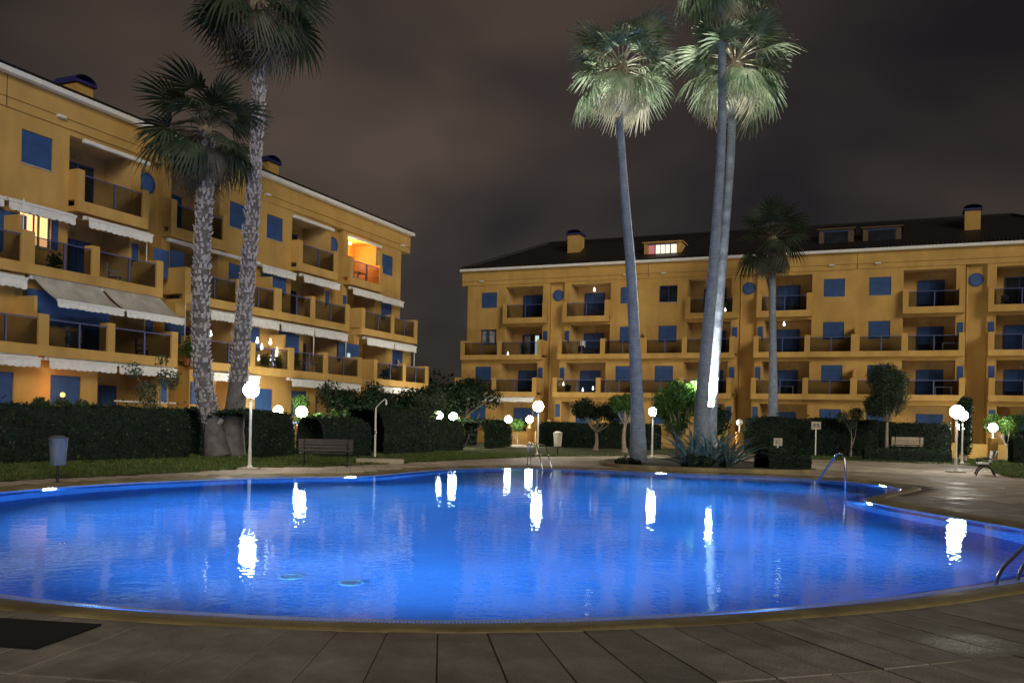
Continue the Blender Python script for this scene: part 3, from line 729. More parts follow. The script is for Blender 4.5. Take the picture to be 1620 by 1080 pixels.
        # a narrow side shutter on the strip beside the core
        if lv in (1, 2, 0):
            sx = sorted((c+sgn*.70*k, c+sgn*1.05*k)); a = MB(); yy = y-.035
            zz0, zz1 = (lz[0]+1.15, lz[0]+2.1)
            a.box(0, sx[1]-sx[0], 0, .03, 0, zz1-zz0); q = 0.0
            while q < zz1-zz0-.05: a.box(.01, sx[1]-sx[0]-.01, -.012, 0, q+.01, q+.045); q += .06
            o2 = a.build('side_shutter', M['shutter'], B); o2.location = (sx[0], yy, zz0)
        # wall lamp above door (unlit)
        a = MB(); a.lathe([(.001, 0), (.09, .0), (.11, .06), (.04, .12), (.001, .13)], seg=10); o2 = a.build('wall_lamp', M['stone'], B); o2.location = ((lx[0]+lx[1])/2, D-.13, lz[1]-.36)
    # ---- top-floor balconies (projecting band and corner piers)
    def railing(x0, x1, y, zb, zt, parent, post=True):
        a = MB(); a.box(0, x1-x0, -.02, .02, -.02, .02); r = a.build('railing', M['railmetal'], parent); r.location = (x0, y, zt)
        g = MB(); g.box(.02, x1-x0-.02, -.005, .005, zb-zt, -.03); g.build('glass', M['railglass'], r)
        if post:
            p = MB(); xm = (x1-x0)*.52; p.box(xm-.03, xm+.03, -.03, .03, zb-zt, -.02); p.build('post', M['railmetal'], r)
        return r
    for c in modules:
        for sgn in (-1, 1):
            X = sorted((c+sgn*.65*k, c+sgn*4.28*k))
            if X[0] < xa+.1 or X[1] > xb-.1: continue
            a = MB(); a.box(0, X[1]-X[0], 0, .497, 0, .20); a.box(0, X[1]-X[0], 0, .15, .20, .43)
            bal = a.build('balcony', M['stucco'], B); bal.location = (X[0], 0, 9.19)
            for px in (0, X[1]-X[0]-.33*k):
                p = MB(); p.box(0, .33*k, .0, .498, 0, 1.16); o2 = p.build('pier', M['stucco'], bal); o2.location = (px, 0, .43)
            railing(.33*k, X[1]-X[0]-.33*k, .07, 1.5-1.5+.45, 1.42, bal)
    # ---- 2nd and 1st floor terraces
    cuts = [xa+.12]+[v for c in modules for v in (c-.66*k, c+.62*k)]+[xb-.12]
    segs = [(a, b_) for a, b_ in zip(cuts[::2], cuts[1::2]) if b_-a > 1.0]
    for lv, zb, yf, yw in ((2, 6.352, -.86, .5), (1, 3.502, -1.72, -.36), ):
        for (a0, b0) in segs:
            a0c, b0c = max(a0, xa+.12), min(b0, xb-.12)
            if b0c-a0c < 1: continue
            s = MB(); s.box(0, b0c-a0c, yf+.15, yw-.003, 0, .15); s.box(0, b0c-a0c, yf, yf+.15, 0, .36)
            bal = s.build('terrace', M['stucco'], B); bal.location = (a0c, 0, zb)
            # piers
            ps = []
            for c in modules:
                for d, wd in ((-4.3, .35), (3.95, .35), (-7.35 if lv == 2 else -7.3, .52 if lv == 2 else .4)):
                    px = c+d*k
                    if a0c+.2 < px < b0c-.5: ps.append((px, wd*k if wd < .36 else wd))
            ps = sorted(ps); top = 1.48 if lv == 2 else 1.43
            e1 = MB(); e1.box(0, .34, 0, (yw-yf)-.004, 0, top-.36)
            for px in (a0c, b0c-.34):
                o2 = e1.build('side_parapet', M['stucco'], bal); o2.location = (px-a0c, yf, .36)
            for px, wd in ps:
                p = MB(); p.box(0, wd, 0, .42, 0, top-.36); o2 = p.build('pier', M['stucco'], bal); o2.location = (px-a0c, yf, .36)
            ed = [a0c+.34]+[v for px, wd in ps for v in (px, px+wd)]+[b0c-.34]
            for u0, u1 in zip(ed[::2], ed[1::2]):
                if u1-u0 > .3: railing(u0-a0c, u1-a0c, yf+.07, .385, top-.16, bal)
            # partition screens between flats
            for px, wd in ps:
                if wd > .39:
                    q = MB(); q.box(0, .12, 0, (yw-yf)-.43, 0, 1.9); o2 = q.build('partition', M['stucco'], bal); o2.location = (px-a0c+wd/2-.06, yf+.42, .16)
    # ground floor terrace kerb
    s = MB(); s.box(xa, xb, -2.6, -1.2, -.05, .88); s.build('ground_terrace', M['stucco'], B)
    for c in modules:
        for d in (-7.3, -4.3, -.95, .6, 3.95):
            px = c+d*k
            if xa < px < xb-.4:
                p = MB(); p.box(0, .34, 0, .34, 0, .95); o2 = p.build('pier', M['stucco'], B); o2.location = (px, -2.6, .88)
    # round windows at the core
    for c in modules:
        a = MB(); a.lathe([(.43, 0), (.43, .05), (.37, .05), (.37, .0)], seg=28); me_r = a.mesh('round_window', M['frame'])
        f = obj('round_window', me_r, B, (c+.0*k, .79, 11.33), (R(90), 0, 0))
        g = MB(); g.lathe([(.36, 0.02), (.36, .03), (.001, .035)], seg=28); g.build('pane', M['shutter'], f)
        a = MB(); a.tube([(c-.5*k, .72, .2), (c-.5*k, .72, 12.2)], .04, 8); a.build('drainpipe', M['stucco_in'], B)
    # soffit lamps under the fascia groove
    for lx in spec['spots']:
        a = MB(); a.box(-.17, .17, -.14, 0, -.05, .05); a.box(-.13, .13, -.16, -.14, -.035, .035); o2 = a.build('fascia_lamp', M['globe_off'], B); o2.location = (lx, .435, 12.62)
    # chimneys
    for (cx, w_, y0, z0, z1) in spec['chimneys']:
        a = MB(); a.box(-w_/2, w_/2, 0, 1.1, 0, z1-z0); ch = a.build('chimney', M['stucco'], B); ch.location = (cx, y0, z0)
        a = MB(); n_ = 9; hh = z1-z0
        for i in range(n_):
            t0, t1 = PI*i/n_, PI*(i+1)/n_; rr_ = w_/2+.1
            p0 = (-rr_*math.cos(t0), .27*math.sin(t0)+.12); p1 = (-rr_*math.cos(t1), .27*math.sin(t1)+.12)
            a.quad((p0[0], -.1, hh+p0[1]), (p1[0], -.1, hh+p1[1]), (p1[0], 1.2, hh+p1[1]), (p0[0], 1.2, hh+p0[1]))
        a.box(-w_/2-.1, w_/2+.1, -.12, 1.22, hh+.0, hh+.12)
        a.f.append(tuple(range(len(a.v)-8-4*n_, len(a.v)-8-4*n_+0)) or (0, 1, 2)); a.m.append(0)
        a.f.pop(); a.m.pop()
        a.build('chimney_cap', M['cap'], ch)
    return B

# -------- awnings
def awning(B, x0, x1, y, z, drop=.30, ext=0.0, dropz=0.0, bar=False, name='awning'):
    w_ = x1-x0; a = MB(); a.box(0, w_, -.07, .07, -.07, .07)
    f = a.build('awning', M['gutter'], B); f.location = (x0, y, z)
    if bar:
        a = MB(); a.tube([(.15, -.10, -.05), (w_*.3, -.14, -.10), (w_*.55, -.10, -.04)], .018, 6); a.build('awning_arm', M['gutter'], f)
        return f
    yy = -.10-ext; zz = -.06-dropz
    if ext:
        c = MB(); n_ = 8
        for i in range(n_):
            t0, t1 = i/n_, (i+1)/n_; sg = .07
            c.quad((.05, -.08-ext*t0, .05+(zz-.05)*t0-sg*math.sin(PI*t0)), (w_-.05, -.08-ext*t0, .05+(zz-.05)*t0-sg*math.sin(PI*t0)), (w_-.05, -.08-ext*t1, .05+(zz-.05)*t1-sg*math.sin(PI*t1)), (.05, -.08-ext*t1, .05+(zz-.05)*t1-sg*math.sin(PI*t1)))
        c.build('canvas', M['canvas'], f)
    b_ = MB(); b_.box(0, w_, yy-.05, yy+.0, zz-.03, zz+.05); b_.build('front_bar', M['gutter'], f)
    v = MB(); n_ = max(6, int(w_/.26))*4; pr = None
    for i in range(n_+1):
        x = .03+(w_-.06)*i/n_; dz = drop*(.86+.14*abs(math.sin(PI*i/4)))+.012*math.sin(i*.37); yw_ = yy-.02+.012*math.sin(i*1.1)
        cur = ((x, yy-.02, zz-.03), (x, yw_-.01, zz-.03-dz))
        if pr: v.quad(pr[1], cur[1], cur[0], pr[0])
        pr = cur
    v.build('valance', M['valance'], f)
    return f

# right building
nR = (-math.sin(AZ), -math.cos(AZ)); baseR = (-dR_*nR[0], -dR_*nR[1]); baseR = (nR[0]*-dR_, nR[1]*-dR_)
modR = [-23.7, -9.45, 4.75]
specR = dict(ridge=16.5, win={(2, 0, -1): 'curtain', (3, 1, -1): 'glass', (2, 2, 1): 'glass'},
    door={(2, 0, -1): 'cool', (3, 1, -1): 'litpart', (3, 2, 1): 'open', (2, 0, 1): 'shut', (3, 0, -1): 'shut'},
    spots=[-30.0, -18.3, -15.45, -3.97, -1.08, 10.2],
    chimneys=[(-23.4, 1.02, 3.2, 14.8, 16.45), (4.65, .95, 3.2, 14.8, 16.35)])
BR = building('apartment_building', 'long yellow apartment building with white gutter facing the pool from the far side', baseR, -AZ, modR, -31.25, 11.85, .48, .48, 1.0, specR)
nL = (math.cos(AZ), -math.sin(AZ)); baseL = (nL[0]*-dL_, nL[1]*-dL_)
modL = [14.95, 28.6, 42.25]
specL = dict(ridge=15.3, win={(2, 1, -1): 'lit', (0, 1, 1): 'shut', (2, 0, 1): 'shut'},
    door={(3, 2, 1): 'none', (1, 1, 1): 'open', (2, 1, 1): 'open', (3, 1, -1): 'open', (1, 2, -1): 'shut', (3, 2, -1): 'open', (2, 2, -1): 'open'},
    spots=[24.0, 36.0, 49.3],
    chimneys=[(27.3, .85, 3.0, 13.9, 15.3), (39.7, .95, 3.0, 13.9, 15.45)])
BL = building('apartment_building', 'yellow apartment building with white awnings on the left, seen at an angle', baseL, PI/2-AZ, modL, 8.0, 49.35, .2, 1.0, .965, specL)
# awnings, left building: (x0,x1,y,z,drop)
for x0, x1 in ((25.0, 28.3), (38.07, 41.7), (43.1, 46.7)): awning(BL, x0, x1, .36, 12.02, bar=True)
for x0, x1 in ((18.4, 21.55), (21.67, 24.5), (24.88, 28.12), (35.3, 38.02), (38.39, 41.73), (42.99, 46.32), (46.4, 49.05)): awning(BL, x0, x1, .12 if (int(x0) in (24, 38, 42)) else .3, 9.02, .30, .12)
for x0, x1 in ((29.24, 33.64), (33.73, 35.24)): awning(BL, x0, x1, .2, 9.06, bar=True)
for x0, x1 in ((18.0, 21.75), (30.7, 35.5), (35.6, 38.3), (38.36, 41.42), (43.34, 46.38), (46.43, 49.1)): awning(BL, x0, x1, -.66, 6.20, .33, .12)
awning(BL, 21.95, 24.88, -.70, 6.28, .20, 1.25, .80); awning(BL, 24.95, 27.95, -.70, 6.28, .20, 1.25, .80)
for x0, x1 in ((18.2, 21.6), (21.88, 24.83), (24.89, 27.83), (29.78, 31.1), (31.99, 33.0), (35.3, 38.36), (38.44, 41.39), (42.8, 45.7), (45.8, 48.8)): awning(BL, x0, x1, -1.58, 3.44, .28, .12)
for x0, x1 in ((-29.3, -27.7), (-27.6, -24.5)): awning(BR, x0, x1, -1.60, 3.44, .26, .1)
# hanging shutters / screens at side of terraces seen on the left building
def part_box(B, name, m, x0, x1, y0, y1, z0, z1, **k):
    a = MB(); a.box(0, x1-x0, 0, y1-y0, 0, z1-z0); o_ = a.build(name, m, B, **k); o_.location = (x0, y0, z0); return o_
for (x0, x1, y, z0, z1) in ((21.2, 22.6, .30, 7.2, 8.6), (28.2, 29.0, -.1, 7.3, 8.5), (29.6, 30.4, .35, 7.4, 8.7), (35.6, 37.5, .3, 7.85, 8.72), (22.0, 25.6, -.55, 4.75, 5.9), (28.3, 29.4, -.7, 4.6, 5.7), (36.0, 37.6, -.5, 4.7, 5.75), (41.0, 43.0, -.6, 4.75, 5.75)):
    o_ = part_box(BL, 'roller_blind', M['shutter'], x0, x1, y, y+.025, z0, z1)
for (x, y, z0, z1) in ((21.6, -.8, 7.2, 8.9), (28.0, .1, 7.3, 8.8), (38.3, -.9, 4.7, 6.1), (41.4, -.8, 4.7, 6.1), (49.0, -.8, 4.0, 6.1), (29.2, -.9, 3.7, 6.3), (48.8, -1.7, 1.6, 3.4)):
    a = MB(); a.tube([(x, y, z0), (x, y, z1)], .022, 6); a.build('awning_crank', M['gutter'], BL)
# lit orange loggia on the left building
def loc(B, x, y, z):
    return B.matrix_world @ Vector((x, y, z)) if False else Matrix.Translation(B.location) @ Matrix.Rotation(B.rotation_euler[2], 4, 'Z') @ Vector((x, y, z))
a = MB(); a.sphere((0, 0, 0), .09, 12, 8); lamp_o = a.build('ceiling_lamp', emis('ceiling_lamp_glow', (1, .45, .12), 60), BL); lamp_o.location = (44.6, 1.2, 11.9)
pl = bpy.data.lights.new('loggia_lamp', 'POINT'); pl.energy = 260; pl.color = (1, .36, .07); pl.shadow_soft_size = .12
po = bpy.data.objects.new('loggia_lamp', pl); COL.objects.link(po); po.location = loc(BL, 44.6, 1.1, 11.6)
# ground floor warm lamp behind the left hedge
pl = bpy.data.lights.new('terrace_lamp', 'POINT'); pl.energy = 16; pl.color = (1, .40, .13); pl.shadow_soft_size = .1
po = bpy.data.objects.new('terrace_lamp', pl); COL.objects.link(po); po.location = loc(BL, 22.4, -1.9, 2.35)
a = MB(); a.sphere((0, 0, 0), .08, 10, 8); o_ = a.build('terrace_lantern', emis('terrace_lantern_glow', (1, .32, .06), 7), BL); o_.location = (22.4, -1.9, 2.2)
# parasol-like white fitting on ground terrace
part_box(BL, 'terrace_rail', M['gutter'], 24.0, 27.0, -2.62, -2.58, 2.02, 2.07)
# roof dormers on the right building
def dormer(x0, x1, z0, z1, y0, lit):
    a = MB(); a.box(0, x1-x0, 0, 2.5, 0, z1-z0); a.box(-.12, x1-x0+.12, -.12, 2.6, z1-z0, z1-z0+.08)
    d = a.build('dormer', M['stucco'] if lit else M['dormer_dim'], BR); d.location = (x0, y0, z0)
    wI = x1-x0-.7
    if lit:
        for f0, f1, mm in ((.0, .22, 'lit_red'), (.26, .76, 'lit_white'), (.80, 1.0, 'lit_white')):
            q = MB(); q.quad((.35+wI*f0, -.012, .14), (.35+wI*f1, -.012, .14), (.35+wI*f1, -.012, z1-z0-.16), (.35+wI*f0, -.012, z1-z0-.16)); q.build('lit_pane', M[mm], d)
        q = MB()
        for f in (.24, .43, .60, .78): q.box(.35+wI*f-.02, .35+wI*f+.02, -.03, -.014, .12, z1-z0-.14)
        q.build('mullion', M['frame'], d)
    else:
        q = MB(); q.quad((.35, -.012, .14), (.35+wI, -.012, .14), (.35+wI, -.012, z1-z0-.16), (.35, -.012, z1-z0-.16)); q.build('pane', M['winglass'], d)
    q = MB(); q.box(.25, .25+wI+.2, -.025, -.0, z1-z0-.16, z1-z0-.08); q.box(.25, .25+wI+.2, -.025, -.0, .06, .14); q.build('frame', M['frame'], d)
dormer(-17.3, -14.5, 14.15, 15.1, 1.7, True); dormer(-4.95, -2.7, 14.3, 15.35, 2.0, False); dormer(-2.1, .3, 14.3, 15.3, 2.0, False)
# satellite dish, TV aerial wires etc. on loggias
a = MB(); a.lathe([(.001, 0), (.2, .03), (.34, .10), (.36, .12)], seg=18); o_ = a.build('satellite_dish', M['plastic'], BL); o_.location = (47.6, -.5, 4.9); o_.rotation_euler = (R(65), 0, R(20))
# small glowing lamps standing on balconies: each its own thing
bm_ = MB(); bm_.lathe([(.001, 0), (.05, .02), (.075, .08), (.06, .15), (.03, .22), (.025, .30), (.001, .31)], seg=10)
bulb_me = bm_.mesh('bulb', M['bulb'])
bl = [(BL, (30.75, -.9, 5.0), 'lit bulb hanging right of the left palm trunk on the first floor'), (BL, (33.75, -1.0, 5.0), 'lit bulb at upper left of the bulb-hung terrace'), (BL, (34.2, -.9, 4.74), 'small lit bulb below the upper left bulb of the terrace'),
 (BL, (34.95, -.8, 5.05), 'brightest upper lit bulb on the bulb-hung terrace'), (BL, (35.2, -1.0, 4.64), 'lit bulb at the centre right of the bulb-hung terrace'), (BL, (35.05, -1.1, 4.45), 'lit bulb just under the centre right bulb'),
 (BL, (34.8, -1.0, 4.25), 'lower lit bulb on the terrace, left of the lowest'), (BL, (34.98, -1.05, 4.05), 'lowest lit bulb on the bulb-hung terrace'), (BL, (34.0, -.9, 4.2), 'lit bulb low at the left of the bulb-hung terrace'), (BL, (35.8, -1.0, 4.12), 'dim lit bulb beside the right pier of the terrace'),
 (BR, (-22.45, -1.1, 4.35), 'lit bulb beside the left pier on first floor of the far building'), (BR, (-20.15, -1.1, 4.05), 'lit bulb beside the right pier on first floor of the far building'), (BR, (-20.9, -1.2, 3.92), 'low lit lantern on the first floor terrace of the far building'),
 (BR, (-10.95, .1, 9.66), 'lit bulb on the top balcony behind the paired palms'), (BR, (-20.95, 1.2, 11.6), 'ceiling bulb in the top loggia left of the middle palm'), (BR, (-27.5, .1, 6.75), 'small lit lantern on second floor terrace near the left end'), (BR, (-7.0, .6, 8.62), 'pale ceiling bulb in the loggia beside the small palm')]
for Bq, p, lb in bl:
    o_ = obj('light_bulb', bulb_me, None, loc(Bq, *p)); tag(o_, lb, 'bulb', 'lit bulbs on the balconies')
part = part_box(BR, 'lit_pane', M['lit_white'], -22.2, -21.85, 1.93, 1.96, 7.45, 7.95)
part_box(BL, 'lit_pane', M['lit_cool'], 41.85, 42.1, -.63, -.605, 4.75, 5.2)

# -------- balcony furniture
def chair_proto(label, m):
    t = thing('chair', label, 'chair', group='chairs on the balconies')
    a = MB(); a.box(-.23, .23, -.22, .22, .40, .44); a.build('seat', m, t)
    a = MB(); a.box(-.22, .22, .20, .24, .44, .90); a.build('backrest', m, t)
    for sx in (-1, 1):
        for sy in (-1, 1):
            a = MB(); a.box(-.02, .02, -.02, .02, 0, .40); o2 = a.build('leg', m, t); o2.location = (sx*.2, sy*.19, 0)
        a = MB(); a.box(-.02, .02, -.2, .22, .60, .64); o2 = a.build('armrest', m, t); o2.location = (sx*.24, 0, 0)
    return t
def table_proto(label, m, w_=.9, d_=.6):
    t = thing('table', label, 'table', group='tables on the balconies')
    a = MB(); a.box(-w_/2, w_/2, -d_/2, d_/2, .70, .73); a.build('tabletop', m, t)
    for sx in (-1, 1):
        for sy in (-1, 1):
            a = MB(); a.box(-.02, .02, -.02, .02, 0, .70); o2 = a.build('leg', m, t); o2.location = (sx*(w_/2-.05), sy*(d_/2-.05), 0)
    return t
cw = chair_proto('white plastic chair on the terrace under the lit left window', M['plastic']); cd = chair_proto('dark wicker chair on the second floor terrace of the far building', M['darkplastic'])
def put(o_, B, x, y, z, r=0): o_.location = loc(B, x, y, z); o_.rotation_euler = (0, 0, B.rotation_euler[2]+r); return o_
put(cw, BL, 25.95, -.35, 6.5, .6); put(cd, BR, -1.0+3.4, -.2, 6.5, .4)
def more(proto, B, x, y, z, r, lb): o_ = dup(proto, (0, 0, 0), 0, lb); return put(o_, B, x, y, z, r)
more(cw, BL, 38.9, -1.1, 3.66, .2, 'white chair beside the white table on the first floor left of the end bay'); more(cw, BL, 43.9, .7, 9.43, 1.0, 'chair silhouetted in the orange lit loggia')
more(cd, BL, 23.6, -1.0, 3.66, -.4, 'dark chair under the extended awnings'); more(cd, BL, 26.6, -1.2, 3.66, .9, 'dark chair under the right extended awning'); more(cd, BR, -28.0, -1.2+.9, 6.5, .3, 'dark chair at the left end of the far building, second floor')
more(cd, BR, -21.4, -.3, 6.5, .3, 'dark chair in front of the lit square pane on the far building'); more(cd, BR, -11.5, 1.0, 9.43, .3, 'dark chair in the top loggia with a lit curtain'); more(cw, BR, -19.0, -1.2, 3.66, 2.0, 'pale chair left of the middle palm on the first floor'); more(cd, BR, 6.5, .9, 9.43, .3, 'dark chair in the top loggia at right edge of the far building')
more(cd, BL, 46.9, -1.1, 3.66, .3, 'dark chair on the end bay terrace of the left building')
tw = table_proto('white table on the first floor terrace at right of the far building', M['plastic'], 1.0, .6); put(tw, BR, 2.9, -1.1, 3.66)
td = dup(tw, (0, 0, 0), 0, 'white table on the first floor terrace of the left building'); put(td, BL, 38.2, -1.1, 3.66)
td = dup(tw, (0, 0, 0), 0, 'small table in the orange lit loggia'); put(td, BL, 44.7, .7, 9.43)
td = dup(tw, (0, 0, 0), 0, 'table on the second floor terrace beside the dark chair at right'); put(td, BR, 3.3, -.25, 6.5)
td = dup(tw, (0, 0, 0), 0, 'table on the first floor terrace behind the small palm'); put(td, BR, -6.6, -1.1, 3.66)
# potted plants
def leafcloud(cl, n_, size, seed, squash=1.0, shell=.55):
    r_ = np.random.RandomState(seed); vol = np.array([c[1]**3 for c in cl]); vol = vol/vol.sum(); idx = r_.choice(len(cl), n_, p=vol)
    C = np.array([c[0] for c in cl])[idx]; Rr = np.array([c[1] for c in cl])[idx]
    d = r_.normal(size=(n_, 3)); d /= np.linalg.norm(d, axis=1)[:, None]
    rr_ = Rr*(shell+(1-shell)*r_.rand(n_)**.6)*(1+.12*r_.normal(size=n_)); P = C+d*rr_[:, None]*np.array([1, 1, squash])
    a = r_.normal(size=(n_, 3)); a /= np.linalg.norm(a, axis=1)[:, None]; b_ = np.cross(a, d+.5*r_.normal(size=(n_, 3))); b_ /= np.linalg.norm(b_, axis=1)[:, None]+1e-9
    s = size*(.6+.8*r_.rand(n_))[:, None]; a = a*s; b_ = b_*s*.45
    V = np.stack([P-a, P+b_, P+a, P-b_], 1).reshape(-1, 3); F = np.arange(4*n_).reshape(-1, 4); return V, F
def potted(B, x, y, z, h, lb, seed):
    t = thing('potted_plant', lb, 'plant', loc(B, x, y, z), 0, 'potted plants on the balconies')
    a = MB(); a.lathe([(.10, 0), (.15, .26), (.13, .26)], seg=12); a.build('pot', mat('clay_pot', (.25, .10, .05), .8, var=.1), t)
    V, F = leafcloud([((0, 0, .26+h*.5), h*.5)], 160, .09, seed, 1.1, .1); obj('foliage', np_mesh('foliage', V, F, M['bush']), t)
for i, (B_, x, y, z, h, lb) in enumerate(((BL, 36.2, -1.2, 3.66, .8, 'leafy potted plant at the right of the bulb-hung terrace'), (BL, 33.9, -1.3, 3.66, .6, 'potted plant at the left of the bulb-hung terrace'), (BL, 34.8, -1.4, 3.66, .55, 'low potted plant in the middle of the bulb-hung terrace'), (BL, 23.2, -.4, 6.5, .6, 'potted plant below the lit window'), (BL, 28.9, -1.3, 3.66, .8, 'potted plant at the right end of the terrace with extended awnings'),
  (BR, -26.0, -.5, 6.5, .8, 'potted plant before the cool lit curtain'), (BR, -22.0, -1.4, 3.66, .5, 'potted plant among the low lanterns of the far building'), (BL, 45.0, -1.2, 3.66, .7, 'potted plant on the end bay of left building, first floor'), (BR, -11.0, .2, 9.43, .8, 'potted plant under the lit curtain in the top loggia'))):
    potted(B_, x, y, z, h, lb, 40+i)

# ------------------------------------------------------------------ lamps
def globe_lamp(x, y, zc, r, label, kind='post', on=True, small=False, base=True):
    r *= .86
    t = thing('street_lamp', label, 'lamp', (x, y, 0), 0, 'globe lamps around the pool garden')
    z0 = 0
    if kind == 'pillar':
        h = zc-.58
        a = MB(); a.box(-.24, .24, -.24, .24, 0, .10); a.build('plinth', M['stone'], t)
        a = MB(); a.box(-.19, .19, -.19, .19, .10, h-.06); a.build('pillar', M['pillar'], t)
        a = MB(); a.box(-.23, .23, -.23, .23, h-.06, h); a.build('pillar_cap', M['pillar'], t); z0 = h
        a = MB(); a.lathe([(.06, z0), (.05, z0+.05), (.035, z0+.08), (.035, zc-r-.02), (.09, zc-r+.0), (.09, zc-r+.05)], seg=14); a.build('neck', M['postmetal'], t, smooth=False)
    else:
        a = MB(); a.box(-.27, .27, -.27, .27, 0, .05); a.build('base_plate', M['stone'], t)
        a = MB(); a.lathe([(.09, .05), (.09, .09), (.055, .12), (.05, .6), (.042, .62), (.036, zc-r-.06), (.10, zc-r-.03), (.11, zc-r+.05)], seg=14); a.build('post', M['postmetal'], t)
    a = MB(); a.sphere((0, 0, zc), r, 24, 16)
    a.build('globe', M['globe_off'] if not on else (M['globe_small'] if small else M['globe']), t, smooth=True)
    return t
globe_lamp(-7.88, 26.92, 2.39, .27, 'tall white globe lamp on the left deck in front of the twin palms')
globe_lamp(1.27, 43.47, 2.38, .29, 'tall white globe lamp beyond the far handrail, left of the litter bin')
globe_lamp(17.45, 35.05, 2.38, .29, 'tall white globe lamp beside the bench at right, nearest of its cluster')
globe_lamp(22.15, 43.9, 2.40, .27, 'tall globe lamp just behind the one beside the right bench')
globe_lamp(6.93, 44, 2.25, .24, 'globe lamp on a thin post right behind the middle palm', small=True)
for x, y, zc, r, lb, on in ((-9.08, 38.5, 1.84, .28, 'globe on a yellow pillar at the path gate behind the long bench', True), (-10.35, 39.5, 1.88, .24, 'globe above the rounded hedge left of the path gate', True), (-3.36, 51, 1.82, .27, 'globe on a yellow pillar beside the leaning pole', True), (-4.24, 52, 1.88, .25, 'globe peeping over the hedge left of the pillar by the leaning pole', True),
  (-.26, 61, 1.77, .27, 'left globe of the pair flanking the tiled path to the far building', True), (1.2, 61, 1.80, .27, 'right globe of the pair flanking the tiled path to the far building', True), (12.38, 54, 1.80, .23, 'lit globe on the left pillar of the dark passage right of the twin palms', True), (13.76, 54, 1.87, .23, 'unlit globe on the right pillar of the dark passage', False),
  (26.17, 52, 1.88, .22, 'small globe low behind the post of the right lamp cluster', True), (26.4, 49, 1.87, .26, 'globe above the hedge at the right edge of the picture', True)):
    globe_lamp(x, y, zc, r, lb, 'pillar', on, True)
# floodlight strapped to the twin palms, pointing up
fl = thing('floodlight', 'glaring floodlight strapped to the front twin palm trunk, pointing up', 'floodlight', (8.62, 38.82, 2.55))
a = MB(); a.box(-.13, .13, -.06, .06, -.1, .1); a.build('housing', M['iron'], fl)
a = MB(); a.box(-.11, .11, -.07, .07, .101, .13); a.box(-.11, .11, -.075, -.061, -.08, .1); a.build('lens', emis('floodlight_lens', (1, .98, .9), 140), fl)
a = MB(); a.box(-.16, -.13, -.03, .25, -.03, .03); a.build('bracket', M['iron'], fl)
sp = bpy.data.lights.new('floodlight_beam', 'SPOT'); sp.energy = 23000; sp.spot_size = R(128); sp.spot_blend = .8; sp.color = (1, .97, .88); sp.shadow_soft_size = .12
so = bpy.data.objects.new('floodlight_beam', sp); COL.objects.link(so); so.location = (8.655, 38.885, 2.86)
so.rotation_euler = Vector((-.16, -.04, 1)).to_track_quat('-Z', 'Y').to_euler()

# ------------------------------------------------------------------ palms
def frond_mesh(seed, mats, droop=.5, R_=.95, pet=1.0, nseg=26, spread=PI*1.25, shag=0.0):
    """fan frond growing along +x from the origin"""
    r_ = random.Random(seed); mb = MB()
    pts = []; n_ = 6
    def pp(t): return Vector((pet*t, 0, -.18*pet*t*t*droop*2))
    mb.tube([pp(i/n_) for i in range(n_+1)], [.028-.012*i/n_ for i in range(n_+1)], 4, 1)
    hub = pp(1.0); slope = -.36*droop*1.2
    X = Vector((1, 0, slope)).normalized(); Y = Vector((0, 1, 0)); Z = X.cross(Y)
    for s in range(nseg):
        th = -spread/2+spread*(s+.5)/nseg; L_ = R_*(.80+.20*math.cos(th*.8))*(1+r_.uniform(-.06, .06))
        dth = spread/nseg*.5
        d = X*math.cos(th)+Y*math.sin(th)
        fold = .035*(1 if s % 2 else -1)
        ks = 5; prev = None
        for i in range(ks+1):
            t = i/ks; w_ = (L_*t*math.sin(dth)*1.05 if t < .55 else L_*.55*math.sin(dth)*1.05*(1-(t-.55)/.5))
            w_ = max(w_, .002)
            side = (Y*math.cos(th)-X*math.sin(th))
            dr = -(droop*.55+shag)*(max(0, t-.35)**2)*L_*1.5*(1+r_.uniform(-.1, .3)) - .25*t*t*abs(math.sin(th))*L_*.5*droop
            c = hub+d*(L_*t*(1-.12*t*droop))+Vector((0, 0, dr))+Z*fold*t
            cur = (c-side*w_, c+side*w_)
            if prev: mb.quad(prev[0], prev[1], cur[1], cur[0], 0)
            prev = cur
    return mb.mesh('frond', mats)
FR = {}
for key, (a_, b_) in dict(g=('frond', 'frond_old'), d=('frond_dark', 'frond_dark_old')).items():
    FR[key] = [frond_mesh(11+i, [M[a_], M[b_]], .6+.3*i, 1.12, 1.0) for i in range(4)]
    FR[key+'o'] = [frond_mesh(31+i, [M[b_], M[b_]], .9, .95, .8, 20, PI*.8, .6) for i in range(3)]
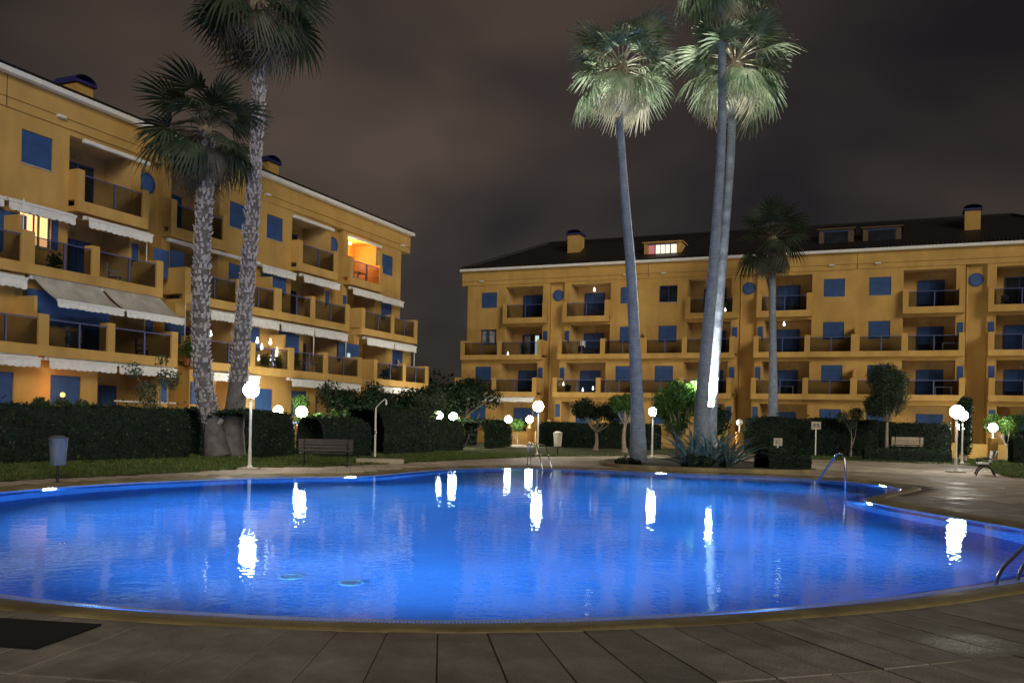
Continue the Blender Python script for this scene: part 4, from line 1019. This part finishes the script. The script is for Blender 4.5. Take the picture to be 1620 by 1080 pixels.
def palm(pts, rads, label, key, nf, R_, seed, boots=False, old=.22, group='tall fan palms', low=0):
    pts = [Vector(p) for p in pts]; b0 = pts[0].copy()
    t = thing('palm_tree', label, 'palm tree', tuple(b0), 0, group); r_ = random.Random(seed)
    # smooth trunk
    P = []; Q = []
    for i in range(len(pts)-1):
        p0, p1, p2, p3 = pts[max(i-1, 0)], pts[i], pts[i+1], pts[min(i+2, len(pts)-1)]
        ns = max(4, int((p2-p1).length/.16))
        for j in range(ns):
            s = j/ns; P.append(.5*((2*p1)+(p2-p0)*s+(2*p0-5*p1+4*p2-p3)*s*s+(3*p1-p0-3*p2+p3)*s**3)-b0); Q.append((rads[i]*(1-s)+rads[i+1]*s)*(1+.025*(j % 2)+r_.uniform(-.02, .02)))
    P.append(pts[-1]-b0); Q.append(rads[-1])
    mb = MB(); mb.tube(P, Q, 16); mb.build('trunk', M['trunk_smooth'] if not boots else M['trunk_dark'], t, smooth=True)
    if boots:
        mb = MB(); k = 0; z = 0.0; top = P[-1].z
        Zs = [p.z for p in P]
        z = 1.3 if not low else low
        while z < top-.3:
            i = max(j for j in range(len(P)) if Zs[j] <= z+1e-6); c = P[i]+Vector((0, 0, r_.uniform(-.03, .03))); rr_ = Q[i]
            for q in range(10):
                th = 2*PI*q/10+(k % 2)*PI/10+r_.uniform(-.2, .2)
                if r_.random() < .13: continue
                out = Vector((math.cos(th), math.sin(th), 0)); sd = Vector((-math.sin(th), math.cos(th), 0)); L_ = r_.uniform(.15, .30)*(1.5 if r_.random() < .05 else 1)
                base_ = c+out*rr_*.86; tip = c+out*(rr_*1.02+L_*r_.uniform(.14, .42))+Vector((0, 0, L_*.9))+sd*r_.uniform(-.05, .05)
                w0, w1 = rr_*r_.uniform(.17, .27), rr_*r_.uniform(.05, .12)
                A = [base_-sd*w0, base_+sd*w0, base_-out*.04+Vector((0, 0, .1))]; up_ = Vector((0, 0, .03))
                a1, a2, b1, b2_ = base_-sd*w0, base_+sd*w0, tip+sd*w1, tip-sd*w1
                mb.quad(a1, a2, b1, b2_); mb.quad(a1-out*.03+up_*2, b2_-out*.05, b1-out*.05, a2-out*.03+up_*2); mb.quad(b2_, b1, b1-out*.05, b2_-out*.05)
                mb.quad(a1, b2_, b2_-out*.05, a1-out*.03); mb.quad(a2, a2-out*.03, b1-out*.05, b1)
            z += .125; k += 1
        mb.build('leaf_base', M['boot'], t, kind='stuff')
    crown = pts[-1]-b0; sc = R_/2.1
    nb = MB(); nb.sphere(tuple(crown+Vector((0, 0, -.1))), .30*sc, 12, 8); nb.build('crown_shaft', M['bark'], t)
    ga = 2.39996
    for i in range(nf):
        f = i/nf                                   # 0 top .. 1 bottom
        el = 74-f*(134 if key == 'g' else 150)+r_.uniform(-14, 14)            # elevation of petiole in degrees
        az = i*ga+r_.uniform(-.25, .25)
        isold = f > 1-old
        me = r_.choice(FR[key+'o'] if isold else (FR[key][:2] if f < .45 else FR[key][1:]))
        o_ = obj('frond', me, t)
        o_.location = crown+Vector((math.cos(az)*.12, math.sin(az)*.12, .25-.5*f))
        rot = Matrix.Rotation(az, 4, 'Z') @ Matrix.Rotation(-R(el), 4, 'Y') @ Matrix.Rotation(r_.uniform(-.5, .5), 4, 'X')
        o_.rotation_euler = rot.to_euler(); s_ = sc*r_.uniform(.8, 1.16); o_.scale = (s_, s_, s_)
    return t
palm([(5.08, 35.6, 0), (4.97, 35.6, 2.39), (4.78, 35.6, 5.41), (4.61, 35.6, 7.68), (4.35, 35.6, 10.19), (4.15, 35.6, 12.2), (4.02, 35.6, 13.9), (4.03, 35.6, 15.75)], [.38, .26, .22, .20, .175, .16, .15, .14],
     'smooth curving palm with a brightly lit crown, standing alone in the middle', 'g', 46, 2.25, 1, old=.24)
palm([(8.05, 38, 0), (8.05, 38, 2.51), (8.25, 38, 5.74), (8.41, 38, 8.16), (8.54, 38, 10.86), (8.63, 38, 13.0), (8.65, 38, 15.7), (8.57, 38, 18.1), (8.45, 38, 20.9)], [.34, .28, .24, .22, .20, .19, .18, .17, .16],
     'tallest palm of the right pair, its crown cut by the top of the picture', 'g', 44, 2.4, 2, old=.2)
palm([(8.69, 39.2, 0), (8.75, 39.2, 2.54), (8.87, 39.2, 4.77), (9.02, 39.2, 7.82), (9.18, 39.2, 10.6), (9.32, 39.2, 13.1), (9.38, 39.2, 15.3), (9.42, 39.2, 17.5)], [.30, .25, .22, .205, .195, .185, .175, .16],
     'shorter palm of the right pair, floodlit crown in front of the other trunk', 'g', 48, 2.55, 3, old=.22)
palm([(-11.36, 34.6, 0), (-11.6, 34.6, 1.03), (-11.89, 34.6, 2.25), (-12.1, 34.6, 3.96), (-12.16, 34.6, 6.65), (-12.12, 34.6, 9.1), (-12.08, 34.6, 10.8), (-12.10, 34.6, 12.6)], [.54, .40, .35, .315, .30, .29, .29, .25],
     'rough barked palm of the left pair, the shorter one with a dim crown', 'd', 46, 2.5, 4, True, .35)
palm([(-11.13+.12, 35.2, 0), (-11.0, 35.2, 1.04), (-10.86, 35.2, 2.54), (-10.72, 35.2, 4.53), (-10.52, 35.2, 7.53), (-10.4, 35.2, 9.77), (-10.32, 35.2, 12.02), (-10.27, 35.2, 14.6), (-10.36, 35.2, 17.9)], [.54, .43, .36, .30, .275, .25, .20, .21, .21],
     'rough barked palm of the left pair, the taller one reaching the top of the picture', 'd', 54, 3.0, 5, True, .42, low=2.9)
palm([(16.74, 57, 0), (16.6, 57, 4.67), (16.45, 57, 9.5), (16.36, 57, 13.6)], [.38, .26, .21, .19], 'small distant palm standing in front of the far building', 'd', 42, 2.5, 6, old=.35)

# ------------------------------------------------------------------ hedges, bushes, trees
def hedge(path, width, h, label, seed, z0=0.0, dens=260, size=.055, leaf='hedge', wob=.10, roundtop=.12):
    P = [Vector(p) for p in path]; c0 = P[0]
    me_v = []; me_f = []; rs = np.random.RandomState(seed)
    # cross-sections every .5 m
    S = []
    for a, b_ in zip(P[:-1], P[1:]):
        n_ = max(1, int((b_-a).length/.45))
        for i in range(n_): S.append(a.lerp(b_, i/n_))
    S.append(P[-1]); ns = len(S); mb = MB(); prof_ = []
    K = 13
    for i, p in enumerate(S):
        t = (S[min(i+1, ns-1)]-S[max(i-1, 0)]).normalized(); nn = Vector((-t.y, t.x)); ring = []
        endf = min(1.0, (min((p-S[0]).length, (p-S[-1]).length)+.12)/.38)
        endf = math.sqrt(max(0.05, 1-(1-min(1, endf))**2))
        for k in range(K):
            u = k/(K-1); ang = PI*u; ex = 5.0
            cx = -math.copysign(abs(math.cos(ang))**(2/ex), math.cos(ang))*width/2*(.45+.55*endf); cz = abs(math.sin(ang))**(2/ex)*h*(.88+.12*endf)
            wv = mnoise.noise(Vector((p.x*.7+seed, p.y*.7, cz*.9+u*3)))*wob*2
            q = p+nn*(cx*(1+wv*.5)); ring.append((q.x-c0.x, q.y-c0.y, z0+cz*(1+wv*.35)))
        prof_.append(ring)
    V = [v for r_ in prof_ for v in r_]; F = []
    for i in range(ns-1):
        for k in range(K-1): F.append((i*K+k, (i+1)*K+k, (i+1)*K+k+1, i*K+k+1))
    V = np.array(V); F = np.array(F)
    A, B_, C, D = V[F[:, 0]], V[F[:, 1]], V[F[:, 2]], V[F[:, 3]]
    ar = np.linalg.norm(np.cross(C-A, D-B_), axis=1)/2; nt_ = int(ar.sum()*dens)
    idx = rs.choice(len(F), nt_, p=ar/ar.sum()); u, v = rs.rand(nt_, 1), rs.rand(nt_, 1)
    Pt = (A[idx]*(1-u)+B_[idx]*u)*(1-v)+(D[idx]*(1-u)+C[idx]*u)*v
    nr = np.cross(B_-A, D-A); nr /= np.linalg.norm(nr, axis=1)[:, None]+1e-9; nr = nr[idx]
    ctr = Pt.copy(); 
    shoot = (rs.rand(nt_, 1) < .035)*rs.rand(nt_, 1)*np.where(nr[:, 2:3] > .4, .26, .12)
    Pt = Pt+nr*(rs.normal(0, .04, (nt_, 1))+shoot)
    a = rs.normal(size=(nt_, 3)); a /= np.linalg.norm(a, axis=1)[:, None]; b2_ = np.cross(a, rs.normal(size=(nt_, 3))); b2_ /= np.linalg.norm(b2_, axis=1)[:, None]+1e-9
    s = size*(.6+.9*rs.rand(nt_, 1)); a = a*s; b2_ = b2_*s*.5
    LV = np.stack([Pt-a, Pt+b2_, Pt+a, Pt-b2_], 1).reshape(-1, 3)
    LF = np.arange(4*nt_).reshape(-1, 4)+len(V)
    caps = []
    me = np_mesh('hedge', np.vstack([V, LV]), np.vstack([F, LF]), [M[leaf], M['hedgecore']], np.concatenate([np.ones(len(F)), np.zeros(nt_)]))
    o_ = obj('hedge', me, None, (c0.x, c0.y, 0)); tag(o_, label, 'hedge', 'clipped garden hedges'); return o_
hedge([(-21.5, 20.6), (-15.6, 27.3), (-12.45, 33.4)], 1.3, 1.80, 'long clipped hedge behind the grey bin on the left', 1)
hedge([(-12.5, 34.4), (-11.9, 35.9)], 1.5, 1.85, 'dark hedge end tucked behind the left palm trunks', 2)
hedge([(-10.85, 33.9), (-9.95, 37.2)], 2.4, 1.78, 'rounded hedge right of the twin rough palms', 3)
hedge([(-8.3, 36.6), (-6.6, 38.4)], 2.2, 1.60, 'clipped hedge behind the long bench', 4)
hedge([(-6.7, 40.2), (-4.9, 44.6)], 2.5, 2.1, 'tall hedge behind the outdoor shower', 5)
hedge([(-5.0, 46.4), (-3.6, 49.2)], 2.6, 1.55, 'hedge left of the pillar lamp by the leaning pole', 6)
hedge([(-2.7, 52), (-1.2, 58.5)], 2.6, 1.62, 'rounded hedge left of the tiled path', 7, dens=160, size=.07)
hedge([(1.9, 60.5), (9.5, 57.5)], 1.5, 1.60, 'long hedge between the tiled path and the middle palm', 8, dens=150, size=.075)
hedge([(14.4, 55.0), (21.5, 52.4)], 1.5, 2.15, 'tall hedge behind the small distant palm', 9, dens=150, size=.075)
hedge([(21.9, 53.4), (25.6, 52.2)], 1.6, 2.05, 'hedge behind the right lamp cluster', 10, dens=150, size=.075)
hedge([(26.6, 47.6), (34, 45.0)], 1.8, 1.45, 'dark hedge at the right edge of the picture', 11, dens=150, size=.075)
hedge([(18.6, 47.2), (22.6, 46.0)], 1.3, .62, 'low dark hedge under the round-headed tree', 12, dens=180, size=.06)
hedge([(6.35, 32.6), (7.2, 32.7)], .9, .50, 'low dark shrub left of the agave', 13)
hedge([(9.3, 33.2), (11.0, 33.6)], 1.3, .62, 'low dark shrub right of the agave', 14)
hedge([(10.3, 36.6), (11.3, 36.9)], 1.2, .75, 'low shrub behind the planter on the right', 15)
hedge([(4.2, 34.0), (4.6, 33.3)], .8, .30, 'small ground-hugging shrub at the foot of the middle palm', 16)

def limb(mb, a, b_, r0, r1, bend=.15, seed=0, seg=7):
    rr_ = random.Random(seed); a, b_ = Vector(a), Vector(b_); d = b_-a; o1 = Vector((rr_.uniform(-1, 1), rr_.uniform(-1, 1), 0))*bend*d.length
    pts = [a+d*t+o1*math.sin(PI*t) for t in (0, .2, .4, .6, .8, 1)]; mb.tube(pts, [r0+(r1-r0)*t for t in (0, .2, .4, .6, .8, 1)], seg)
    return pts[-1]
def tree(loc_, label, trunk_h, r0, clusters, n_, size, leaf, seed, squash=.9, lean=(0, 0), cat='tree', bark='bark', limbs=True, group=None, shell=.35):
    t = thing('garden_tree', label, cat, loc_, 0, group); mb = MB()
    top = Vector((lean[0], lean[1], trunk_h)); limb(mb, (0, 0, 0), top, r0, r0*.6, .06, seed, 10)
    mb.lathe([(r0*1.7, 0), (r0*1.2, .12), (r0, .3)], seg=10)
    if limbs:
        for i, (c, r) in enumerate(clusters): limb(mb, top-Vector((0, 0, .1)), Vector(c)*.96, r0*.45, r0*.12, .12, seed+i, 6)
    mb.build('trunk', M[bark], t, smooth=True)
    V, F = leafcloud(clusters, n_, size, seed, squash, shell); obj('foliage', np_mesh('foliage', V, F, M[leaf]), t)
    return t
def rc(n_, R0, H, z, r, seed):
    r_ = random.Random(seed); out = []
    for i in range(n_):
        th = r_.uniform(0, 2*PI); q = R0*math.sqrt(r_.random()); out.append(((q*math.cos(th), q*math.sin(th), z+r_.uniform(-H, H)), r*r_.uniform(.75, 1.2)))
    return out
tree((6.35, 50, 0), 'small tree with pale bare trunk left of the middle palm', 1.7, .14, rc(9, .75, .35, 2.75, .42, 1), 5200, .07, 'bush', 1)
tree((5.0, 53, 0), 'dark shrubby tree left of the pale trunked tree', 1.2, .12, rc(9, 1.1, .45, 2.3, .6, 2), 4200, .08, 'darktree', 2)
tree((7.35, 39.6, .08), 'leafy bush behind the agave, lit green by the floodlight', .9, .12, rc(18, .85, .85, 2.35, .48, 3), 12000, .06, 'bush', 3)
tree((10.5, 46, 0), 'dark rounded bush right of the floodlit trunks', .9, .10, rc(8, .6, .4, 1.9, .45, 5), 3600, .07, 'darktree', 5)
tree((21.0, 50, 0), 'round-headed tree with slender trunk in front of the far building', 2.1, .11, rc(26, .78, 1.05, 3.85, .62, 7), 26000, .055, 'deepolive', 7, 1.0, shell=.5)
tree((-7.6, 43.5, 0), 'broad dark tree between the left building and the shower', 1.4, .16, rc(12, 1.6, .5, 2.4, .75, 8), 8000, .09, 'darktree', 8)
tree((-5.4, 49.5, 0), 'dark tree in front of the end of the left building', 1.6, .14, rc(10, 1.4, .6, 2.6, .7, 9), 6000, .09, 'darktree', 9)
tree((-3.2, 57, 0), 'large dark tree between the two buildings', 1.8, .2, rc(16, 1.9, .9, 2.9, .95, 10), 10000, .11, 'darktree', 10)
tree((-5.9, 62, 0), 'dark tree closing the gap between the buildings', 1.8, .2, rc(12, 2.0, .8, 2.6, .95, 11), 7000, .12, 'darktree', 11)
tree((-4.35, 44.5, 0), 'sapling with splayed bare stems behind the white sign', .5, .06, [((-.5, 0, 1.9), .42), ((.1, .1, 2.2), .45), ((.6, 0, 2.5), .5), ((.3, -.2, 1.8), .38), ((-.2, .2, 2.6), .38)], 2600, .06, 'olive', 12)
tree((-9.75, 41.0, 0), 'bright green bush left of the path gate globe', .5, .05, rc(6, .35, .6, 1.9, .36, 13), 2600, .06, 'bush', 13, cat='bush')
tree((-8.3, 39.2, 0), 'bright green climber spilling over the hedge right of the path gate globe', .5, .05, [((-.1, 0, 1.55), .32), ((-.15, -.1, 1.1), .28), ((.5, 0, 1.75), .22), ((1.0, 0, 1.8), .18), ((-.1, -.1, .75), .2)], 2600, .05, 'bush', 14, cat='bush')
tree((-3.0, 50.6, 0), 'bright green shrub beside the pillar by the leaning pole', .4, .04, [((0, 0, 1.5), .35), ((.15, 0, 1.0), .25), ((-1.6, .8, 1.9), .4)], 1700, .055, 'bush', 15, cat='bush')
tree((.4, 62.5, 0), 'small bright shrub between the globes of the tiled path', .4, .04, [((0, 0, 1.4), .5), ((-.9, 0, 1.5), .35)], 1500, .06, 'bush', 16, cat='bush')
tree((12.75, 54.4, 0), 'small green shrub hugging the left pillar of the dark passage', .4, .04, [((0, 0, 1.3), .3), ((0, 0, .9), .25)], 900, .05, 'bush', 17, cat='bush')
tree((14.2, 53.4, 0), 'dark green shrub at the unlit globe of the passage', .4, .04, [((0, 0, 1.3), .4), ((0.1, 0, .8), .45), ((0, 0, .4), .4)], 1500, .06, 'darktree', 18, cat='bush')
tree((27.8, 50.0, 0), 'lit green foliage above the hedge at the right edge', .8, .08, rc(7, .9, .4, 2.1, .45, 19), 3400, .07, 'bush', 19, cat='bush')
tree((24.6, 48.5, 0), 'slim dark cypress behind the right lamp cluster', .5, .10, [((0, 0, z), .36) for z in (.7, 1.2, 1.7, 2.2, 2.7, 3.1)], 5200, .06, 'darktree', 20, 1.2, shell=.5)
tree((-13.1, 33.0, 0), 'sparse leafless shrub in front of the left building beside the rough palm', .7, .10, [((-.4, 0, 2.4), .5), ((.3, .2, 2.9), .45), ((-.2, 0, 1.6), .5), ((-.9, 0, 3.2), .35), ((.1, 0, 3.6), .3)], 1500, .06, 'olive', 21)
tree((19.6, 51.6, 0), 'pale grey shrub beneath the round-headed tree, left side', .5, .05, [((-.5, 0, 2.3), .4), ((.3, 0, 2.5), .45), ((0, 0, 1.9), .35)], 1600, .06, 'olive', 22, cat='bush')
for i, (x, y) in enumerate(((-16.6, 26.4), (-14.9, 29.6))):
    tree((x-.9, y+.3, 0), 'green shrub sprigs showing above the long hedge, %s' % ('at the left edge' if i == 0 else 'beside the lantern glow'), .5, .05, [((0, 0, 1.8), .32), ((.5, .5, 1.82), .3), ((.9, 1.0, 1.8), .28)], 1500, .06, 'olive', 30+i, cat='bush')
# far wood closing the horizon
rs = np.random.RandomState(77); cl = []
for x in np.linspace(-140, 170, 60): cl.append(((x+rs.uniform(-3, 3), 130+rs.uniform(-8, 8), rs.uniform(1, 4)), rs.uniform(3, 5.5)))
V, F = leafcloud(cl, 30000, .45, 5, .9, .4); obj('distant_wood', np_mesh('distant_wood', V, F, M['darktree']), kind='stuff')

# agave
ag = thing('agave', 'large spiky grey-green agave in the planter before the twin palms', 'agave', (7.35, 33.0, .05))
def agleaf(seed, L_, w_, droop):
    r_ = random.Random(seed); mb = MB(); n_ = 7; prev = None
    for i in range(n_+1):
        t = i/n_; wd = w_*(.75+.5*t if t < .35 else (.925*(1-(t-.35)/.65)**.8)); wd = max(wd, .002)
        c = Vector((L_*t*(1-.1*t), 0, -droop*t*t*L_)); cur = (c+Vector((0, -wd, .3*wd)), c, c+Vector((0, wd, .3*wd)))
        if prev:
            mb.quad(prev[0], cur[0], cur[1], prev[1]); mb.quad(prev[1], cur[1], cur[2], prev[2])
            dn = Vector((0, 0, -.02*(1-t)))
            mb.quad(prev[1]+dn, cur[1]+dn, cur[0], prev[0]); mb.quad(prev[2], cur[2], cur[1]+dn, prev[1]+dn)
        prev = cur
    return mb.mesh('leaf', M['agave'])
agm = [agleaf(i, 1.25+.12*i, .062+.006*i, .12+.10*i) for i in range(4)]
r_ = random.Random(5)
for i in range(110):
    az = i*2.4+r_.uniform(-.3, .3); el = R(84-58*(i/110)**.9+r_.uniform(-7, 7)); o_ = obj('leaf', r_.choice(agm), ag)
    cx = (-.7, 0, .6)[i % 3]
    o_.location = (cx+.08*math.cos(az), .08*math.sin(az), .0); o_.rotation_euler = (Matrix.Rotation(az, 4, 'Z') @ Matrix.Rotation(-el, 4, 'Y')).to_euler(); s_ = 1.35*r_.uniform(.72, 1.12); o_.scale = (s_,)*3
# planter bed and kerb
pb = thing('planter', 'raised earth planter bed with a low pale kerb round the middle palms', 'planter', (0, 0, 0))
sheet(PLANTER, [], .10, 'soil', M['earth'], pb)
cenp = Vector((7.2, 34.6)); PO = [Vector(p)+(Vector(p)-cenp).normalized()*.16 for p in PLANTER]
PC = catmull(PLANTER, 4); POC = [p+(p-cenp).normalized()*.16 for p in PC]
mb = MB(); strip(mb, POC, .14, PC, .14); strip(mb, POC, -.01, POC, .14); strip(mb, PC, .14, PC, .05); mb.build('kerb', M['coping'], pb)

# ------------------------------------------------------------------ benches, bins, signs, shower
def bench(loc_, rz, label, m, Ln=1.9):
    t = thing('park_bench', label, 'bench', loc_, rz, 'park benches')
    for i, y in enumerate((-.26, -.16, -.06, .04)):
        a = MB(); a.box(-Ln/2, Ln/2, y-.042, y+.042, .42, .455); a.build('seat_slat', m, t)
    for i, z in enumerate((.55, .66, .77, .86)):
        a = MB(); yy = .12+.28*(z-.5)*.6; a.box(-Ln/2, Ln/2, yy, yy+.03, z-.045, z+.045); a.build('backrest_slat', m, t)
    for sx in (-1, 1):
        a = MB(); X = sx*(Ln/2-.18)
        a.tube([(X, -.34, 0), (X, -.27, .18), (X, -.12, .34), (X, .0, .40)], [.03, .026, .024, .024], 8); a.tube([(X, .30, 0), (X, .22, .18), (X, .08, .33), (X, -.02, .40)], [.03, .026, .024, .024], 8)
        a.tube([(X, -.30, .40), (X, .10, .41), (X, .16, .6), (X, .25, .92)], .022, 8); a.tube([(X, -.28, .41), (X, -.30, .60), (X, -.1, .64), (X, .15, .62)], .018, 8)
        a.build('leg', M['iron'], t, smooth=True)
    return t
bench((-6.1, 29.4, 0), R(190), 'dark slatted bench on the left deck, its back to the lawn', M['plank'], 1.75)
bench((17.75, 33.4, 0), R(-116), 'slatted bench with black iron legs beside the right globe lamp, seen end on', M['whiteplank'])
bench((21.0, 47.5, .35), R(172), 'pale backrest of a far bench below the round-headed tree', M['farplank'], 1.6)
def bin_(loc_, label, s=1.0, m='bin'):
    t = thing('litter_bin', label, 'bin', loc_, 0, 'litter bins')
    a = MB(); a.lathe([(.03*s, 0), (.03*s, .55*s)], seg=8); a.build('post', M['iron'], t)
    a = MB(); a.lathe([(.17*s, .42*s), (.21*s, 1.0*s), (.215*s, 1.02*s), (.20*s, 1.02*s), (.19*s, .98*s)], seg=18); a.build('basket', M[m], t)
    a = MB(); a.lathe([(.22*s, 1.02*s), (.225*s, 1.06*s), (.12*s, 1.12*s), (.001, 1.13*s)], seg=18); a.build('lid', M[m], t)
    return t
bin_((-10.25, 20.2, 0), 'grey litter bin on a post at the left edge of the deck', .95)
bin_((2.28, 44.1, 0), 'pale litter bin on a post right of the far globe lamp', 1.05, 'stone')
def sign(loc_, label, w_, h_, zt, marks):
    t = thing('sign_post', label, 'sign', loc_)
    a = MB(); a.box(-.03, .03, -.03, .03, 0, zt-h_); a.build('post', M['postmetal'], t)
    a = MB(); a.box(-w_/2, w_/2, -.045, -.015, zt-h_, zt); p = a.build('plate', M['stone'], t)
    a = MB()
    for (x0, x1, z0, z1) in marks: a.box(x0*w_, x1*w_, -.050, -.046, zt-h_+z0*h_, zt-h_+z1*h_)
    a.build('print', M['signink'], p)
sign((-4.95, 42.0, 0), 'small white rules sign on a stake by the sapling', .36, .42, 1.05, [(-.3, .3, .80, .86), (-.28, -.02, .50, .70), (.06, .28, .50, .70), (-.3, .3, .30, .36), (-.3, .2, .16, .22)])
sign((17.7, 52.0, 0), 'white double box on a post before the tall hedge', .55, .45, 2.0, [(-.32, -.06, .3, .75), (.06, .32, .3, .75)])
sign((15.5, 52.0, 0), 'white low notice plate on two legs left of the small palm', .5, .45, 1.0, [(-.3, .3, .6, .7), (-.3, .3, .3, .38)])
sh = thing('outdoor_shower', 'thin white shower post with a bent arm behind the deck', 'shower', (-5.6, 36.67, 0))
a = MB(); a.tube([(0, 0, 0), (0, 0, 1.0), (.0, 0, 2.05)], [.045, .04, .03], 10); a.build('post', M['postmetal'], sh)
a = MB(); a.tube([(0, 0, 2.04), (.12, 0, 2.2), (.36, 0, 2.42), (.42, 0, 2.40)], .018, 8); a.build('arm', M['postmetal'], sh)
a = MB(); a.lathe([(.02, .0), (.035, -.08), (.04, -.2), (.03, -.22)], (.42, 0, 2.40), 10); a.build('shower_head', M['plastic'], sh)
a = MB(); a.lathe([(.05, 1.0), (.05, 1.12)], (0, -.02, 0), 10); a.build('valve', M['steel'], sh)
a = MB(); a.box(-.85, .85, -.35, .35, 0, .16); a.box(-.75, .75, -.27, .27, .161, .17); o_ = a.build('shower_tray', M['pathstone']); o_.location = (-4.75, 32.4, 0); o_.rotation_euler = (0, 0, .12); tag(o_, 'low pale tiled shower tray on the far left deck', 'shower tray')
o_ = MB(); o_.tube([(-.45, 0, 0), (.45, 0, 2.05)], .035, 8); o2 = o_.build('leaning_pole', M['bin'], None); o2.location = (-2.45, 55, 0); tag(o2, 'thin leaning pole before the hedge left of the tiled path', 'pole')
# garden gate at the path
gt = thing('garden_gate', 'narrow blue metal gate between the rounded hedge and the pillar lamp', 'gate', (-10.0, 40.4, 0))
for i in range(7):
    a = MB(); a.box(-.012, .012, -.012, .012, .08, 1.35); q = a.build('gate_bar', M['gateblue'], gt); q.location = (-.45+.15*i, 0, 0)
a = MB(); a.box(-.5, .5, -.02, .02, .05, .10); a.box(-.5, .5, -.02, .02, 1.33, 1.38); a.build('gate_rail', M['gateblue'], gt)

# tiled path side walls leading to the far building (orange lit)
for x, lb in ((-.75, 'left'), (1.75, 'right')):
    a = MB(); a.box(-.12, .12, 0, 5.5, 0, .95); o_ = a.build('garden_wall', M['pillar']); o_.location = (x, 61.5, 0); tag(o_, 'low yellow wall on the %s side of the tiled path' % lb, 'wall')
for x, lb in ((12.1, 'left'), (14.1, 'right')):
    a = MB(); a.box(-.12, .12, 0, 4.5, 0, .95); o_ = a.build('garden_wall', M['pillar']); o_.location = (x, 54.6, 0); tag(o_, 'low yellow wall on the %s side of the dark passage' % lb, 'wall')

# towel over the bench end
a = MB(); n_ = 8; pr = None
prof_t = [(-.16, .46), (.0, .47), (.12, .50), (.20, .62), (.30, .80), (.34, .92), (.37, .90), (.36, .74), (.35, .60)]
for (y0, z0), (y1, z1) in zip(prof_t[:-1], prof_t[1:]):
    for i in range(6):
        x0, x1 = -.28+i*.093, -.28+(i+1)*.093; w0, w1 = .012*math.sin(i*2.1), .012*math.sin((i+1)*2.1)
        a.quad((x0, y0+w0, z0+.012), (x1, y0+w1, z0+.012), (x1, y1+w1, z1+.012), (x0, y1+w0, z1+.012))
o_ = a.build('towel', mat('white_towel', (.70, .68, .66), .95, var=.08, bump=.4, bscale=60), smooth=True); mod = o_.modifiers.new('thick', 'SOLIDIFY'); mod.thickness = .012
o_.location = (17.75-.55*math.cos(R(64))*1.0, 33.4-.55*math.sin(R(64)), 0); o_.rotation_euler = (0, 0, R(-116)); tag(o_, 'white towel draped over the near end of the bench at right', 'towel')
